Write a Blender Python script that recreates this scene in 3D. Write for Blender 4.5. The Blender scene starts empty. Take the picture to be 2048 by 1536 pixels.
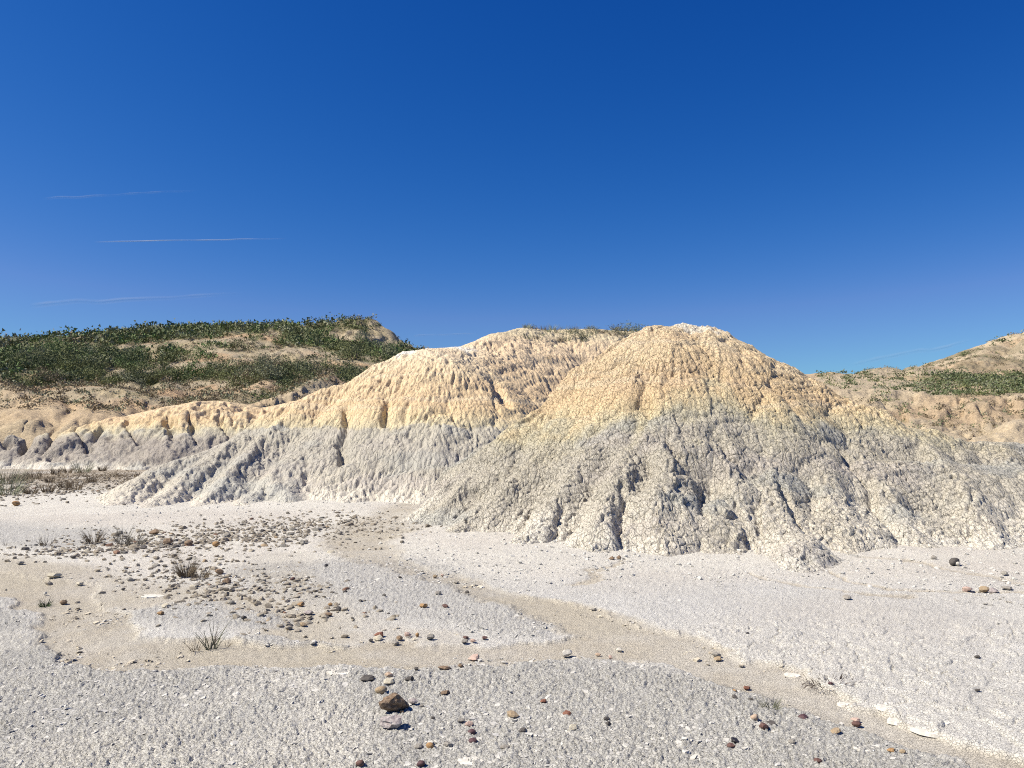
import bpy, math, random
import numpy as np
from mathutils import Vector, Matrix

R = math.radians
rng = np.random.default_rng(7)
random.seed(7)
S = bpy.context.scene
COL = S.collection

# ------------------------------------------------------------------ camera
F = 1538.0            # focal length in photograph pixels (photo 2048 x 1536)
HOR = 870.0           # row of the level horizon
CAMZ = 1.6
PITCH = math.atan((HOR - 768.0) / F)
cam = bpy.data.objects.new('camera', bpy.data.cameras.new('camera'))
COL.objects.link(cam)
cam.location = (0, 0, CAMZ)
cam.rotation_euler = (R(90) + PITCH, 0, 0)
cam.data.sensor_width = 36.0
cam.data.lens = 36.0 * F / 2048.0
cam.data.clip_start = 0.05
cam.data.clip_end = 90000.0
S.camera = cam

# ------------------------------------------------------------------ sky and sun
SUN_EL, SUN_AZ = R(49), R(-103)      # azimuth clockwise from +Y (the view direction)
W = bpy.data.worlds.new('World')
S.world = W
W.use_nodes = True
nt = W.node_tree
bg = nt.nodes['Background']
sky = nt.nodes.new('ShaderNodeTexSky')
sky.sky_type = 'NISHITA'
sky.sun_disc = False
sky.sun_elevation = SUN_EL
sky.sun_rotation = SUN_AZ
sky.altitude = 600.0
sky.air_density = 1.0
sky.dust_density = 0.35
sky.ozone_density = 4.0
# the sky's three channels on a film-like curve: the deep polarised blue of the photograph
sp = nt.nodes.new('ShaderNodeSeparateColor'); cb = nt.nodes.new('ShaderNodeCombineColor')
nt.links.new(sky.outputs['Color'], sp.inputs['Color'])
chan = []
for ch, (pw, gn) in zip(('Red', 'Green', 'Blue'), ((3.0, 9.0), (1.425, 1.033), (0.922, 1.03))):
    m1 = nt.nodes.new('ShaderNodeMath'); m1.operation = 'MULTIPLY'; m1.inputs[1].default_value = 0.1
    m2 = nt.nodes.new('ShaderNodeMath'); m2.operation = 'POWER'; m2.inputs[1].default_value = pw
    m3 = nt.nodes.new('ShaderNodeMath'); m3.operation = 'MULTIPLY'; m3.inputs[1].default_value = gn * 10
    m4 = nt.nodes.new('ShaderNodeMath'); m4.operation = 'MINIMUM'; m4.inputs[1].default_value = 8.5
    nt.links.new(sp.outputs[ch], m1.inputs[0]); nt.links.new(m1.outputs[0], m2.inputs[0])
    nt.links.new(m2.outputs[0], m3.inputs[0]); nt.links.new(m3.outputs[0], m4.inputs[0])
    chan.append(m4)
# red never passes 0.44 of green, so the horizon stays blue
lim = nt.nodes.new('ShaderNodeMath'); lim.operation = 'MULTIPLY'; lim.inputs[1].default_value = 0.44
mn = nt.nodes.new('ShaderNodeMath'); mn.operation = 'MINIMUM'
nt.links.new(chan[1].outputs[0], lim.inputs[0]); nt.links.new(lim.outputs[0], mn.inputs[0]); nt.links.new(chan[0].outputs[0], mn.inputs[1])
nt.links.new(mn.outputs[0], cb.inputs['Red']); nt.links.new(chan[1].outputs[0], cb.inputs['Green']); nt.links.new(chan[2].outputs[0], cb.inputs['Blue'])
nt.links.new(cb.outputs['Color'], bg.inputs['Color'])
bg.inputs['Strength'].default_value = 0.0616

sun = bpy.data.objects.new('sun', bpy.data.lights.new('sun', 'SUN'))
COL.objects.link(sun)
sun.data.energy = 4.7
sun.data.angle = R(0.53)
sun.data.color = (1.0, 0.925, 0.78)
sd = Vector((math.sin(SUN_AZ) * math.cos(SUN_EL), math.cos(SUN_AZ) * math.cos(SUN_EL), math.sin(SUN_EL)))
sun.rotation_euler = sd.to_track_quat('Z', 'Y').to_euler()

S.view_settings.view_transform = 'Standard'
S.view_settings.look = 'None'
S.view_settings.exposure = 0.7
S.cycles.use_denoising = False
S.cycles.filter_width = 1.1
S.view_settings.gamma = 1.0
S.view_settings.use_curve_mapping = False

# ------------------------------------------------------------------ numeric helpers
def hsh(ix, iy, iz=0, seed=0):
    h = (ix.astype(np.int64) * 374761393 + iy.astype(np.int64) * 668265263 + np.asarray(iz).astype(np.int64) * 2147483647 + seed * 974634721) & 0xFFFFFFFF
    h = ((h ^ (h >> 13)) * 1274126177) & 0xFFFFFFFF
    h = ((h ^ (h >> 16)) * 2246822519) & 0xFFFFFFFF
    return ((h ^ (h >> 15)) & 0xFFFFFF) / float(0x1000000)

def n2(x, y, seed=0):
    ix, iy = np.floor(x), np.floor(y)
    fx, fy = x - ix, y - iy
    ux, uy = fx * fx * (3 - 2 * fx), fy * fy * (3 - 2 * fy)
    a, b = hsh(ix, iy, 0, seed), hsh(ix + 1, iy, 0, seed)
    c, d = hsh(ix, iy + 1, 0, seed), hsh(ix + 1, iy + 1, 0, seed)
    return ((a * (1 - ux) + b * ux) * (1 - uy) + (c * (1 - ux) + d * ux) * uy) * 2 - 1

def fbm2(x, y, o=4, seed=0, g=0.5):
    s, a, t = 0, 1.0, 0
    for i in range(o):
        s = s + a * n2(x * 2 ** i + 17.3 * i, y * 2 ** i - 9.1 * i, seed + i)
        t += a
        a *= g
    return s / t

def n3(x, y, z, seed=0):
    ix, iy, iz = np.floor(x), np.floor(y), np.floor(z)
    fx, fy, fz = x - ix, y - iy, z - iz
    ux, uy, uz = fx * fx * (3 - 2 * fx), fy * fy * (3 - 2 * fy), fz * fz * (3 - 2 * fz)
    def pl(k):
        a, b = hsh(ix, iy, iz + k, seed), hsh(ix + 1, iy, iz + k, seed)
        c, d = hsh(ix, iy + 1, iz + k, seed), hsh(ix + 1, iy + 1, iz + k, seed)
        return (a * (1 - ux) + b * ux) * (1 - uy) + (c * (1 - ux) + d * ux) * uy
    return (pl(0) * (1 - uz) + pl(1) * uz) * 2 - 1

def vor2(x, y, seed=0):
    """F1, F2 and the id of the nearest cell."""
    ix, iy = np.floor(x), np.floor(y)
    f1 = np.full(x.shape, 9.0); f2 = np.full(x.shape, 9.0); cid = np.zeros(x.shape); cx = np.zeros(x.shape); cy = np.zeros(x.shape)
    for dx in (-1, 0, 1):
        for dy in (-1, 0, 1):
            jx, jy = ix + dx, iy + dy
            qx, qy = jx + hsh(jx, jy, 0, seed), jy + hsh(jx, jy, 0, seed + 1)
            d = np.hypot(x - qx, y - qy)
            m = d < f1
            f2 = np.where(m, f1, np.minimum(f2, d))
            cid = np.where(m, hsh(jx, jy, 0, seed + 2), cid)
            cx = np.where(m, x - qx, cx); cy = np.where(m, y - qy, cy)
            f1 = np.where(m, d, f1)
    return f1, f2, cid, cx, cy

def vor3(x, y, z, seed=0):
    ix, iy, iz = np.floor(x), np.floor(y), np.floor(z)
    f1 = np.full(x.shape, 81.0, np.float32); f2 = f1.copy(); cid = np.zeros(x.shape, np.float32)
    for dx in (-1, 0, 1):
        for dy in (-1, 0, 1):
            for dz in (-1, 0, 1):
                jx, jy, jz = ix + dx, iy + dy, iz + dz
                h = hsh(jx, jy, jz, seed)
                qx = jx + 0.1 + 0.8 * h; qy = jy + 0.1 + 0.8 * ((h * 977.0) % 1.0); qz = jz + 0.1 + 0.8 * ((h * 7919.0) % 1.0)
                d = (x - qx) ** 2 + (y - qy) ** 2 + (z - qz) ** 2
                m = d < f1
                f2 = np.where(m, f1, np.minimum(f2, d))
                cid = np.where(m, (h * 331.0) % 1.0, cid)
                f1 = np.where(m, d, f1)
    return np.sqrt(f1), np.sqrt(f2), cid

def sst(a, b, x):
    t = np.clip((x - a) / (b - a), 0, 1)
    return t * t * (3 - 2 * t)

def mix(a, b, t):
    t = t[..., None]
    return a * (1 - t) + np.asarray(b) * t

CT, ST = math.cos(PITCH), math.sin(PITCH)
def P(px, py, Y):
    """The point at distance Y in front of the camera that the photograph shows at (px, py)."""
    u, v = (px - 1024.0) / F, (768.0 - py) / F
    d = (u, CT - v * ST, ST + v * CT)
    k = Y / d[1]
    return (d[0] * k, Y, CAMZ + d[2] * k)
def ray(px, py):
    u, v = (px - 1024.0) / F, (768.0 - py) / F
    return np.array([u, CT - v * ST, ST + v * CT])
def G(px, py):
    """Ground-plane point (z = 0) seen at (px, py)."""
    d = ray(px, py)
    k = -CAMZ / d[2]
    return (d[0] * k, d[1] * k)

# ------------------------------------------------------------------ materials
ALB = 0.82      # scales the surveyed clay colours to their true reflectance
def mat_vcol(name, bump_scale, bump_dist, rough=0.95, vor=0.0, tint=0.12, noise_scale=40.0, plates=(), cracks=(), grain=0.0, grain_scale=200.0, squash=(1, 1, 1)):
    m = bpy.data.materials.new(name)
    m.use_nodes = True
    t = m.node_tree
    b = t.nodes['Principled BSDF']
    b.inputs['Roughness'].default_value = rough
    b.inputs['Specular IOR Level'].default_value = 0.15
    at = t.nodes.new('ShaderNodeAttribute'); at.attribute_name = 'Col'
    tc = t.nodes.new('ShaderNodeTexCoord')
    no = t.nodes.new('ShaderNodeTexNoise')
    no.inputs['Scale'].default_value = noise_scale; no.inputs['Detail'].default_value = 5.0; no.inputs['Roughness'].default_value = 0.7
    t.links.new(tc.outputs['Object'], no.inputs['Vector'])
    mr = t.nodes.new('ShaderNodeMapRange')
    mr.inputs['From Min'].default_value = 0.25; mr.inputs['From Max'].default_value = 0.75
    mr.inputs['To Min'].default_value = ALB * (1 - tint); mr.inputs['To Max'].default_value = ALB * (1 + tint)
    t.links.new(no.outputs['Fac'], mr.inputs['Value'])
    mu = t.nodes.new('ShaderNodeVectorMath'); mu.operation = 'SCALE'
    t.links.new(at.outputs['Color'], mu.inputs[0]); t.links.new(mr.outputs['Result'], mu.inputs['Scale'])
    col_out = mu.outputs['Vector']
    if grain > 0:
        g1 = t.nodes.new('ShaderNodeTexNoise'); g1.inputs['Scale'].default_value = grain_scale; g1.inputs['Detail'].default_value = 3.0; g1.inputs['Roughness'].default_value = 0.8
        t.links.new(tc.outputs['Object'], g1.inputs['Vector'])
        g2 = t.nodes.new('ShaderNodeMapRange'); g2.inputs['From Min'].default_value = .3; g2.inputs['From Max'].default_value = .7
        g2.inputs['To Min'].default_value = 1 - grain; g2.inputs['To Max'].default_value = 1 + grain
        t.links.new(g1.outputs['Fac'], g2.inputs['Value'])
        g3 = t.nodes.new('ShaderNodeVectorMath'); g3.operation = 'SCALE'
        t.links.new(col_out, g3.inputs[0]); t.links.new(g2.outputs['Result'], g3.inputs['Scale'])
        col_out = g3.outputs['Vector']
    t.links.new(col_out, b.inputs['Base Color'])
    n2_ = t.nodes.new('ShaderNodeTexNoise')
    n2_.inputs['Scale'].default_value = bump_scale; n2_.inputs['Detail'].default_value = 6.0; n2_.inputs['Roughness'].default_value = 0.75
    t.links.new(tc.outputs['Object'], n2_.inputs['Vector'])
    bp = t.nodes.new('ShaderNodeBump')
    bp.inputs['Strength'].default_value = 1.0
    bp.inputs['Distance'].default_value = bump_dist
    t.links.new(n2_.outputs['Fac'], bp.inputs['Height'])
    if vor > 0:
        vo = t.nodes.new('ShaderNodeTexVoronoi'); vo.feature = 'F1'
        vo.inputs['Scale'].default_value = vor
        t.links.new(tc.outputs['Object'], vo.inputs['Vector'])
        b2 = t.nodes.new('ShaderNodeBump'); b2.invert = True
        b2.inputs['Strength'].default_value = 0.8; b2.inputs['Distance'].default_value = 0.35 / vor
        t.links.new(vo.outputs['Distance'], b2.inputs['Height'])
        t.links.new(b2.outputs['Normal'], bp.inputs['Normal'])
    prev = None
    for sc_, ds_ in plates:
        vo = t.nodes.new('ShaderNodeTexVoronoi'); vo.feature = 'F1'
        vo.inputs['Scale'].default_value = sc_; vo.inputs['Randomness'].default_value = 1.0
        wn = t.nodes.new('ShaderNodeTexNoise'); wn.inputs['Scale'].default_value = sc_ * .8; wn.inputs['Detail'].default_value = 3.0
        va = t.nodes.new('ShaderNodeVectorMath'); va.operation = 'MULTIPLY_ADD'
        va.inputs[1].default_value = (1.1 / sc_,) * 3
        t.links.new(tc.outputs['Object'], wn.inputs['Vector']); t.links.new(wn.outputs['Color'], va.inputs[0]); t.links.new(tc.outputs['Object'], va.inputs[2])
        t.links.new(va.outputs['Vector'], vo.inputs['Vector'])
        b3 = t.nodes.new('ShaderNodeBump'); b3.inputs['Distance'].default_value = ds_
        t.links.new(vo.outputs['Color'], b3.inputs['Height'])
        if prev is not None: t.links.new(prev.outputs['Normal'], b3.inputs['Normal'])
        prev = b3
    for sc_, ds_, w_ in cracks:
        mp = t.nodes.new('ShaderNodeMapping'); mp.inputs['Scale'].default_value = squash
        wn = t.nodes.new('ShaderNodeTexNoise'); wn.inputs['Scale'].default_value = sc_ * .6; wn.inputs['Detail'].default_value = 3.0
        va = t.nodes.new('ShaderNodeVectorMath'); va.operation = 'MULTIPLY_ADD'; va.inputs[1].default_value = (.7 / sc_,) * 3
        vo = t.nodes.new('ShaderNodeTexVoronoi'); vo.feature = 'DISTANCE_TO_EDGE'; vo.inputs['Scale'].default_value = sc_
        t.links.new(tc.outputs['Object'], mp.inputs['Vector']); t.links.new(mp.outputs['Vector'], wn.inputs['Vector'])
        t.links.new(wn.outputs['Color'], va.inputs[0]); t.links.new(mp.outputs['Vector'], va.inputs[2]); t.links.new(va.outputs['Vector'], vo.inputs['Vector'])
        cl = t.nodes.new('ShaderNodeMapRange'); cl.inputs['From Max'].default_value = w_
        t.links.new(vo.outputs['Distance'], cl.inputs['Value'])
        b4 = t.nodes.new('ShaderNodeBump'); b4.inputs['Distance'].default_value = ds_
        t.links.new(cl.outputs['Result'], b4.inputs['Height'])
        if prev is not None: t.links.new(prev.outputs['Normal'], b4.inputs['Normal'])
        prev = b4
    if prev is not None: t.links.new(prev.outputs['Normal'], bp.inputs['Normal'])
    t.links.new(bp.outputs['Normal'], b.inputs['Normal'])
    return m

def mat_plain(name, col, rough=0.85, var=0.25, scale=30.0, spec=0.2, col2=None, bump=0.0, objrand=0.0):
    m = bpy.data.materials.new(name)
    m.use_nodes = True
    t = m.node_tree
    b = t.nodes['Principled BSDF']
    b.inputs['Roughness'].default_value = rough
    b.inputs['Specular IOR Level'].default_value = spec
    tc = t.nodes.new('ShaderNodeTexCoord')
    no = t.nodes.new('ShaderNodeTexNoise'); no.inputs['Scale'].default_value = scale; no.inputs['Detail'].default_value = 5.0
    no.inputs['Roughness'].default_value = 0.65
    t.links.new(tc.outputs['Object'], no.inputs['Vector'])
    cr = t.nodes.new('ShaderNodeValToRGB')
    c2 = tuple(c * ALB for c in col2) if col2 else tuple(c * ALB * (1 + var) for c in col)
    c1 = tuple(c * ALB * (1 if col2 else 1 - var) for c in col)
    cr.color_ramp.elements[0].position = 0.35; cr.color_ramp.elements[0].color = (*c1, 1)
    cr.color_ramp.elements[1].position = 0.65; cr.color_ramp.elements[1].color = (*c2, 1)
    t.links.new(no.outputs['Fac'], cr.inputs['Fac'])
    out = cr.outputs['Color']
    if objrand > 0:
        oi = t.nodes.new('ShaderNodeObjectInfo')
        mr = t.nodes.new('ShaderNodeMapRange'); mr.inputs['To Min'].default_value = 1 - objrand; mr.inputs['To Max'].default_value = 1 + objrand
        t.links.new(oi.outputs['Random'], mr.inputs['Value'])
        mu = t.nodes.new('ShaderNodeVectorMath'); mu.operation = 'SCALE'
        t.links.new(out, mu.inputs[0]); t.links.new(mr.outputs['Result'], mu.inputs['Scale'])
        out = mu.outputs['Vector']
    t.links.new(out, b.inputs['Base Color'])
    if bump > 0:
        bp = t.nodes.new('ShaderNodeBump'); bp.inputs['Distance'].default_value = bump
        t.links.new(no.outputs['Fac'], bp.inputs['Height']); t.links.new(bp.outputs['Normal'], b.inputs['Normal'])
    return m

M_GROUND = mat_vcol('dry_clay_ground', 160.0, 0.008, tint=0.12, noise_scale=45.0, plates=((34.0, .009), (90.0, .007)), cracks=((55.0, .0055, .10),), grain=.20, grain_scale=150.0)
M_CLAY = mat_vcol('cracked_clay', 70.0, 0.014, tint=0.12, noise_scale=12.0, plates=((30.0, .008),), cracks=((10.5, .019, .05), (23.0, .009, .08)), grain=.18, grain_scale=70.0, squash=(1, .55, .55))
M_FLUTE = mat_vcol('fluted_clay', 50.0, 0.016, tint=0.12, noise_scale=10.0, plates=((24.0, .008),), cracks=((9.0, .014, .07),), grain=.18, grain_scale=50.0, squash=(1, .34, .34))
M_FAR = mat_vcol('far_clay', 4.0, 0.22, vor=0.0, tint=0.2, noise_scale=2.0, plates=((2.2, .10),), grain=.25, grain_scale=8.0)

# ------------------------------------------------------------------ mesh helpers
def raw_mesh(name, verts, quads, col=None, smooth=True):
    """verts (N,3), quads (M,4) or (M,3) index array."""
    verts = np.asarray(verts, np.float32); quads = np.asarray(quads, np.int32)
    me = bpy.data.meshes.new(name)
    k = quads.shape[1]
    me.vertices.add(len(verts)); me.vertices.foreach_set('co', verts.ravel())
    me.loops.add(quads.size); me.loops.foreach_set('vertex_index', quads.ravel())
    me.polygons.add(len(quads)); me.polygons.foreach_set('loop_start', np.arange(0, quads.size, k, dtype=np.int32))
    me.polygons.foreach_set('use_smooth', np.full(len(quads), smooth, bool))
    me.update(calc_edges=True)
    if col is not None:
        a = me.color_attributes.new('Col', 'FLOAT_COLOR', 'POINT')
        c = np.ones((len(verts), 4), np.float32); c[:, :3] = col
        a.data.foreach_set('color', c.ravel())
    return me

def grid_mesh(name, V, col, mat, keep=None, wrap=False):
    nr, nc = V.shape[:2]
    idx = np.arange(nr * nc).reshape(nr, nc)
    if wrap:
        idx = np.concatenate([idx, idx[:, :1]], axis=1)
    q = np.stack([idx[:-1, :-1], idx[:-1, 1:], idx[1:, 1:], idx[1:, :-1]], axis=-1)
    if keep is not None:
        q = q[keep[:-1, :-1] | keep[:-1, 1:] | keep[1:, 1:] | keep[1:, :-1]]
    q = q.reshape(-1, 4)
    used = np.zeros(nr * nc, bool); used[q.ravel()] = True
    remap = np.cumsum(used) - 1
    me = raw_mesh(name, V.reshape(-1, 3)[used], remap[q], col.reshape(-1, 3)[used])
    me.materials.append(mat)
    return me

def link(name, me, **props):
    o = bpy.data.objects.new(name, me)
    COL.objects.link(o)
    for k, v in props.items():
        o[k] = v
    return o

# ------------------------------------------------------------------ ground height and ground cover zones
def polydist(X, Y, pts, widths):
    """Signed distance measure: d / halfwidth to a polyline whose half-width varies."""
    best = np.full(X.shape, 1e9)
    for (x0, y0), (x1, y1), w0, w1 in zip(pts[:-1], pts[1:], widths[:-1], widths[1:]):
        dx, dy = x1 - x0, y1 - y0
        t = np.clip(((X - x0) * dx + (Y - y0) * dy) / (dx * dx + dy * dy + 1e-9), 0, 1)
        d = np.hypot(X - x0 - t * dx, Y - y0 - t * dy) / (w0 + (w1 - w0) * t)
        best = np.minimum(best, d)
    return best

def pl(lst):
    return [G(a, b) for a, b, c in lst], [c * .86 for a, b, c in lst]

CH1 = pl([(-120, 1150, .4), (-20, 1158, .45), (70, 1170, .5), (140, 1200, .45), (170, 1250, .42), (220, 1292, .42), (350, 1308, .46), (480, 1310, .46),
          (600, 1312, .42), (700, 1308, .42), (800, 1312, .36), (900, 1312, .30), (1000, 1305, .28), (1100, 1297, .30), (1200, 1292, .36), (1330, 1300, .42), (1450, 1335, .36),
          (1580, 1375, .30), (1700, 1418, .26), (1800, 1462, .24), (1950, 1518, .24), (2100, 1570, .24), (2300, 1640, .24)])
CH2 = pl([(870, 1000, .9), (830, 1020, 1.0), (770, 1050, 1.0), (715, 1085, .8), (730, 1118, .45), (800, 1138, .3), (870, 1155, .28), (950, 1180, .3), (1050, 1213, .34),
          (1180, 1250, .42), (1300, 1282, .42)])
CH3 = pl([(560, 1110, .5), (540, 1150, .5), (590, 1200, .5), (650, 1240, .5), (720, 1268, .45), (850, 1285, .35)])
SILT = pl([(-60, 1130, .7), (150, 1155, .6), (300, 1190, .6), (450, 1205, .55), (560, 1230, .5), (640, 1265, .4)])
RILLS = [pl([(1500, 1145, .05), (1530, 1158, .06), (1600, 1170, .07), (1700, 1178, .08), (1830, 1188, .1)]),
         pl([(1645, 1140, .05), (1690, 1158, .06), (1760, 1172, .07), (1860, 1180, .08), (2000, 1184, .09), (2200, 1186, .1)]),
         pl([(1240, 1122, .05), (1225, 1135, .07), (1190, 1150, .09), (1130, 1170, .1)]),
         pl([(1720, 1110, .05), (1800, 1115, .07), (1900, 1140, .08), (2048, 1165, .1)])]
LOBES = [pl([(560, 1140, .9), (700, 1150, 1.5), (850, 1200, 1.0), (960, 1235, .6), (1060, 1258, .3)]),       # middle gravel lobe
         pl([(230, 1235, .35), (340, 1222, .5), (430, 1235, .45), (540, 1250, .25)]),                          # small lobe, left of the tall grass
         pl([(-200, 1060, 2.0), (60, 1070, 1.6), (140, 1085, .8)]),                                            # blue-grey flat at far left
         pl([(500, 1280, .08), (560, 1277, .16), (640, 1280, .12), (690, 1284, .06)])]

def ground_zones(X, Y):
    wx = X + 0.24 * fbm2(X * 1.3, Y * 1.3, 4, 31, .6) + 0.09 * fbm2(X * 6, Y * 6, 3, 35)
    wy = Y + 0.24 * fbm2(X * 1.3, Y * 1.3, 4, 41, .6) + 0.09 * fbm2(X * 6, Y * 6, 3, 45)
    c1 = polydist(wx, wy, *CH1); c2 = polydist(wx, wy, *CH2); c3 = polydist(wx, wy, *CH3)
    ch = np.maximum(np.maximum(1 - sst(0.76, 1.06, c1), .9 * (1 - sst(0.45, 1.2, c2))), 0.35 * (1 - sst(0.5, 1.4, c3)))
    si = 0.75 * (1 - sst(0.5, 1.5, polydist(wx, wy, *SILT)))
    rl = np.zeros(X.shape)
    for r_ in RILLS:
        rl = np.maximum(rl, 1 - sst(0.4, 1.3, polydist(wx, wy, *r_)))
    lo = np.zeros(X.shape)
    for l_ in LOBES:
        lo = np.maximum(lo, 1 - sst(0.45, 1.3, polydist(wx, wy, *l_)))
    silt = np.maximum(ch, si * (1 - lo))
    near = 1 - sst(-0.08, 0.34, wy - NEARLINE(X))           # gravel between the wash and the camera
    return ch, silt, rl, lo, near

_nl = np.array([G(a, b) for a, b in [(-300, 1180), (-40, 1190), (60, 1250), (100, 1290), (140, 1322), (250, 1345), (400, 1352), (600, 1352), (700, 1350), (800, 1348), (900, 1338), (1000, 1328), (1100, 1322),
                                    (1200, 1326), (1300, 1345), (1450, 1378), (1560, 1410), (1680, 1450), (1780, 1490), (1900, 1540), (2100, 1620)]])
def NEARLINE(X):
    return np.interp(X, _nl[:, 0], _nl[:, 1])

def c3of(X, Y):
    return 1 - sst(0.7, 1.4, polydist(X, Y, *CH3))

def ground_h(X, Y, zones=None):
    ch, silt, rl, lo, near = zones if zones is not None else ground_zones(X, Y)
    fade = 1 - sst(60, 120, np.hypot(X, Y))
    h = 0.05 * fbm2(X * 0.25, Y * 0.25, 3, 3) + 0.018 * fbm2(X * 1.1, Y * 1.1, 3, 5)
    h = h - 0.022 * ch - 0.014 * rl + 0.010 * lo + 0.010 * near
    return h * fade

# ------------------------------------------------------------------ ground mesh
def build_ground():
    tc = np.concatenate([np.arange(-180, -42, 4.0), np.arange(-42, -35, 0.5), np.arange(-35.0, 35.0, 0.08), np.arange(35, 42, 0.5), np.arange(42, 180, 4.0)])
    th = np.radians(tc)
    rr = [0.4, 0.9, 1.5, 2.1, 2.6, 2.9]
    while rr[-1] < 40:
        r = rr[-1]
        rr.append(r + np.clip(r * r / (CAMZ * 769) * 1.0, 0.010, 0.35))
    while rr[-1] < 8000:
        rr.append(rr[-1] * 1.25)
    r = np.array(rr)
    TH, RR = np.meshgrid(th, r)
    X, Y = RR * np.sin(TH), RR * np.cos(TH)
    z = ground_zones(X, Y)
    ch, silt, rl, lo, near = z
    H = ground_h(X, Y, z)
    # loose clay flakes and clods
    apron = sst(0.0, 1.0, 1 - silt) * (1 - near) * (1 - lo)
    rough = np.clip(near * .85 + lo * .6 + 0.45 * apron * (0.5 + 0.5 * fbm2(X * .5, Y * .5, 3, 71)) * (.35 + .65 * sst(9.5, 7.0, Y)) + 0.12, 0, 1) * (1 - 0.85 * ch)
    f = sst(22, 9, RR)
    wx, wy = X + 0.012 * n2(X * 40, Y * 40, 8), Y + 0.012 * n2(X * 40, Y * 40, 9)
    for sc, amp, sd_ in ((52.0, 0.008, 11), (23.0, 0.009, 21), (80.0, 0.006, 25)):
        f1, f2, cid, cx, cy = vor2(wx * sc, wy * sc * 0.9, sd_)
        e = np.clip((f2 - f1) / 0.16, 0, 1)
        lift = np.where(cid > (0.30 if sc < 70 else 0.4), 0.25 + cid, 0.0) if sc != 24.0 else np.where(cid > 0.86, 1.0, 0.0)
        tilt = 0.7 * (cx * (hsh(np.floor(cid * 9999), np.floor(cid * 777), 0, 5) - .5) + cy * (cid * 13 % 1.0 - .5))
        H += f * rough * amp * lift * e * (1 + tilt) * (0.6 + 0.6 * np.clip(1 + fbm2(X * 3, Y * 3, 2, 51), 0, 2) / 2)
    # curled mud crust along the banks of the wash
    bank = sst(.5, 1, np.clip(ch * (1 - ch) * 4, 0, 1)) * (1 - sst(.4, .8, c3of(X, Y)))
    f1, f2, cid, cx, cy = vor2((X + .05 * n2(X * 9, Y * 9, 2)) * 9, (Y + .05 * n2(X * 9, Y * 9, 4)) * 9, 61)
    H += bank * f * 0.016 * np.where(cid > 0.5, cid, 0) * sst(0.02, 0.14, f2 - f1)
    crust = np.clip(sst(0.5, 2.0, X) * sst(7.6, 6.2, Y + 0.45 * X * 0) * (1 - near) * (1 - ch), 0, 1)
    f1, f2, cid, cx, cy = vor2((X + .06 * n2(X * 6, Y * 6, 2)) * 6.5, (Y + .05 * n2(X * 6, Y * 6, 4)) * 8, 66)
    H += crust * f * 0.022 * cid * sst(0.0, 0.10, f2 - f1)
    H += 0.004 * f * n2(X * 25, Y * 25, 12)
    # colours
    pal = dict(gravel=(.60, .585, .545), crust=(.88, .84, .755), silt=(.56, .495, .39), yellow=(.66, .60, .485), blue=(.605, .59, .555), pink=(.755, .695, .62))
    C = np.empty(X.shape + (3,)); C[:] = pal['crust']
    nz = fbm2(X * 0.7, Y * 0.7, 4, 81); nf = fbm2(X * 5, Y * 5, 3, 85)
    C = mix(C, pal['pink'], 0.55 * sst(-.1, .5, fbm2(X * .4, Y * .4, 3, 88)))
    rightflat = sst(9.3, 8.0, Y) * (1 - silt)
    C = mix(C, (.76, .74, .695), np.clip(rightflat * (0.75 + .5 * nz), 0, 1))
    leftfar = sst(-3, -9, X) * sst(20, 30, Y)
    C = mix(C, (.47, .40, .31), np.clip(leftfar * (0.8 + nz), 0, 1))
    C = mix(C, (.40, .33, .22), sst(40, 60, RR))
    C = mix(C, pal['gravel'], np.clip(near, 0, 1))
    C = mix(C, pal['crust'], near * 0.35 * sst(.15, .5, fbm2(X * .8 + 3, Y * .8, 3, 93)))
    C = mix(C, pal['blue'], np.clip(lo * (.85 + .3 * nf), 0, 1))
    C = mix(C, pal['silt'], np.clip(silt * (0.66 + 0.3 * nf + .5 * nz), 0, 1))
    C = mix(C, pal['yellow'], np.clip((silt * sst(.0, .45, nz) * .6 + bank * .15), 0, 1))
    C = mix(C, (.66, .58, .45), rl * .7)
    C *= (1 + 0.07 * nf + 0.05 * nz)[..., None]
    V = np.stack([X, Y, H], -1)
    o = link('ground', grid_mesh('ground', V, C, M_GROUND, wrap=True), kind='structure')
    # centre fan
    return o

build_ground()

# ------------------------------------------------------------------ hills from ridge lines
def spur_height(X, Y, spurs, soft=0.10):
    """Highest of many ridge lines with straight flanks, joined by a soft maximum. spur = (points, flank, round, soft)."""
    H = np.full(X.shape, -3.0)
    for pts, k, rd in spurs:
        h = np.full(X.shape, -50.0)
        for (x0, y0, z0), (x1, y1, z1) in zip(pts[:-1], pts[1:]):
            dx, dy = x1 - x0, y1 - y0
            t = np.clip(((X - x0) * dx + (Y - y0) * dy) / (dx * dx + dy * dy + 1e-9), 0, 1)
            d2 = (X - x0 - t * dx) ** 2 + (Y - y0 - t * dy) ** 2
            h = np.maximum(h, z0 + (z1 - z0) * t - k * (np.sqrt(d2 + rd * rd) - rd))
        s = soft
        e = np.clip(0.5 + 0.5 * (H - h) / s, 0, 1)
        H = H * e + h * (1 - e) + s * e * (1 - e) * 0.5
    return H

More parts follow.
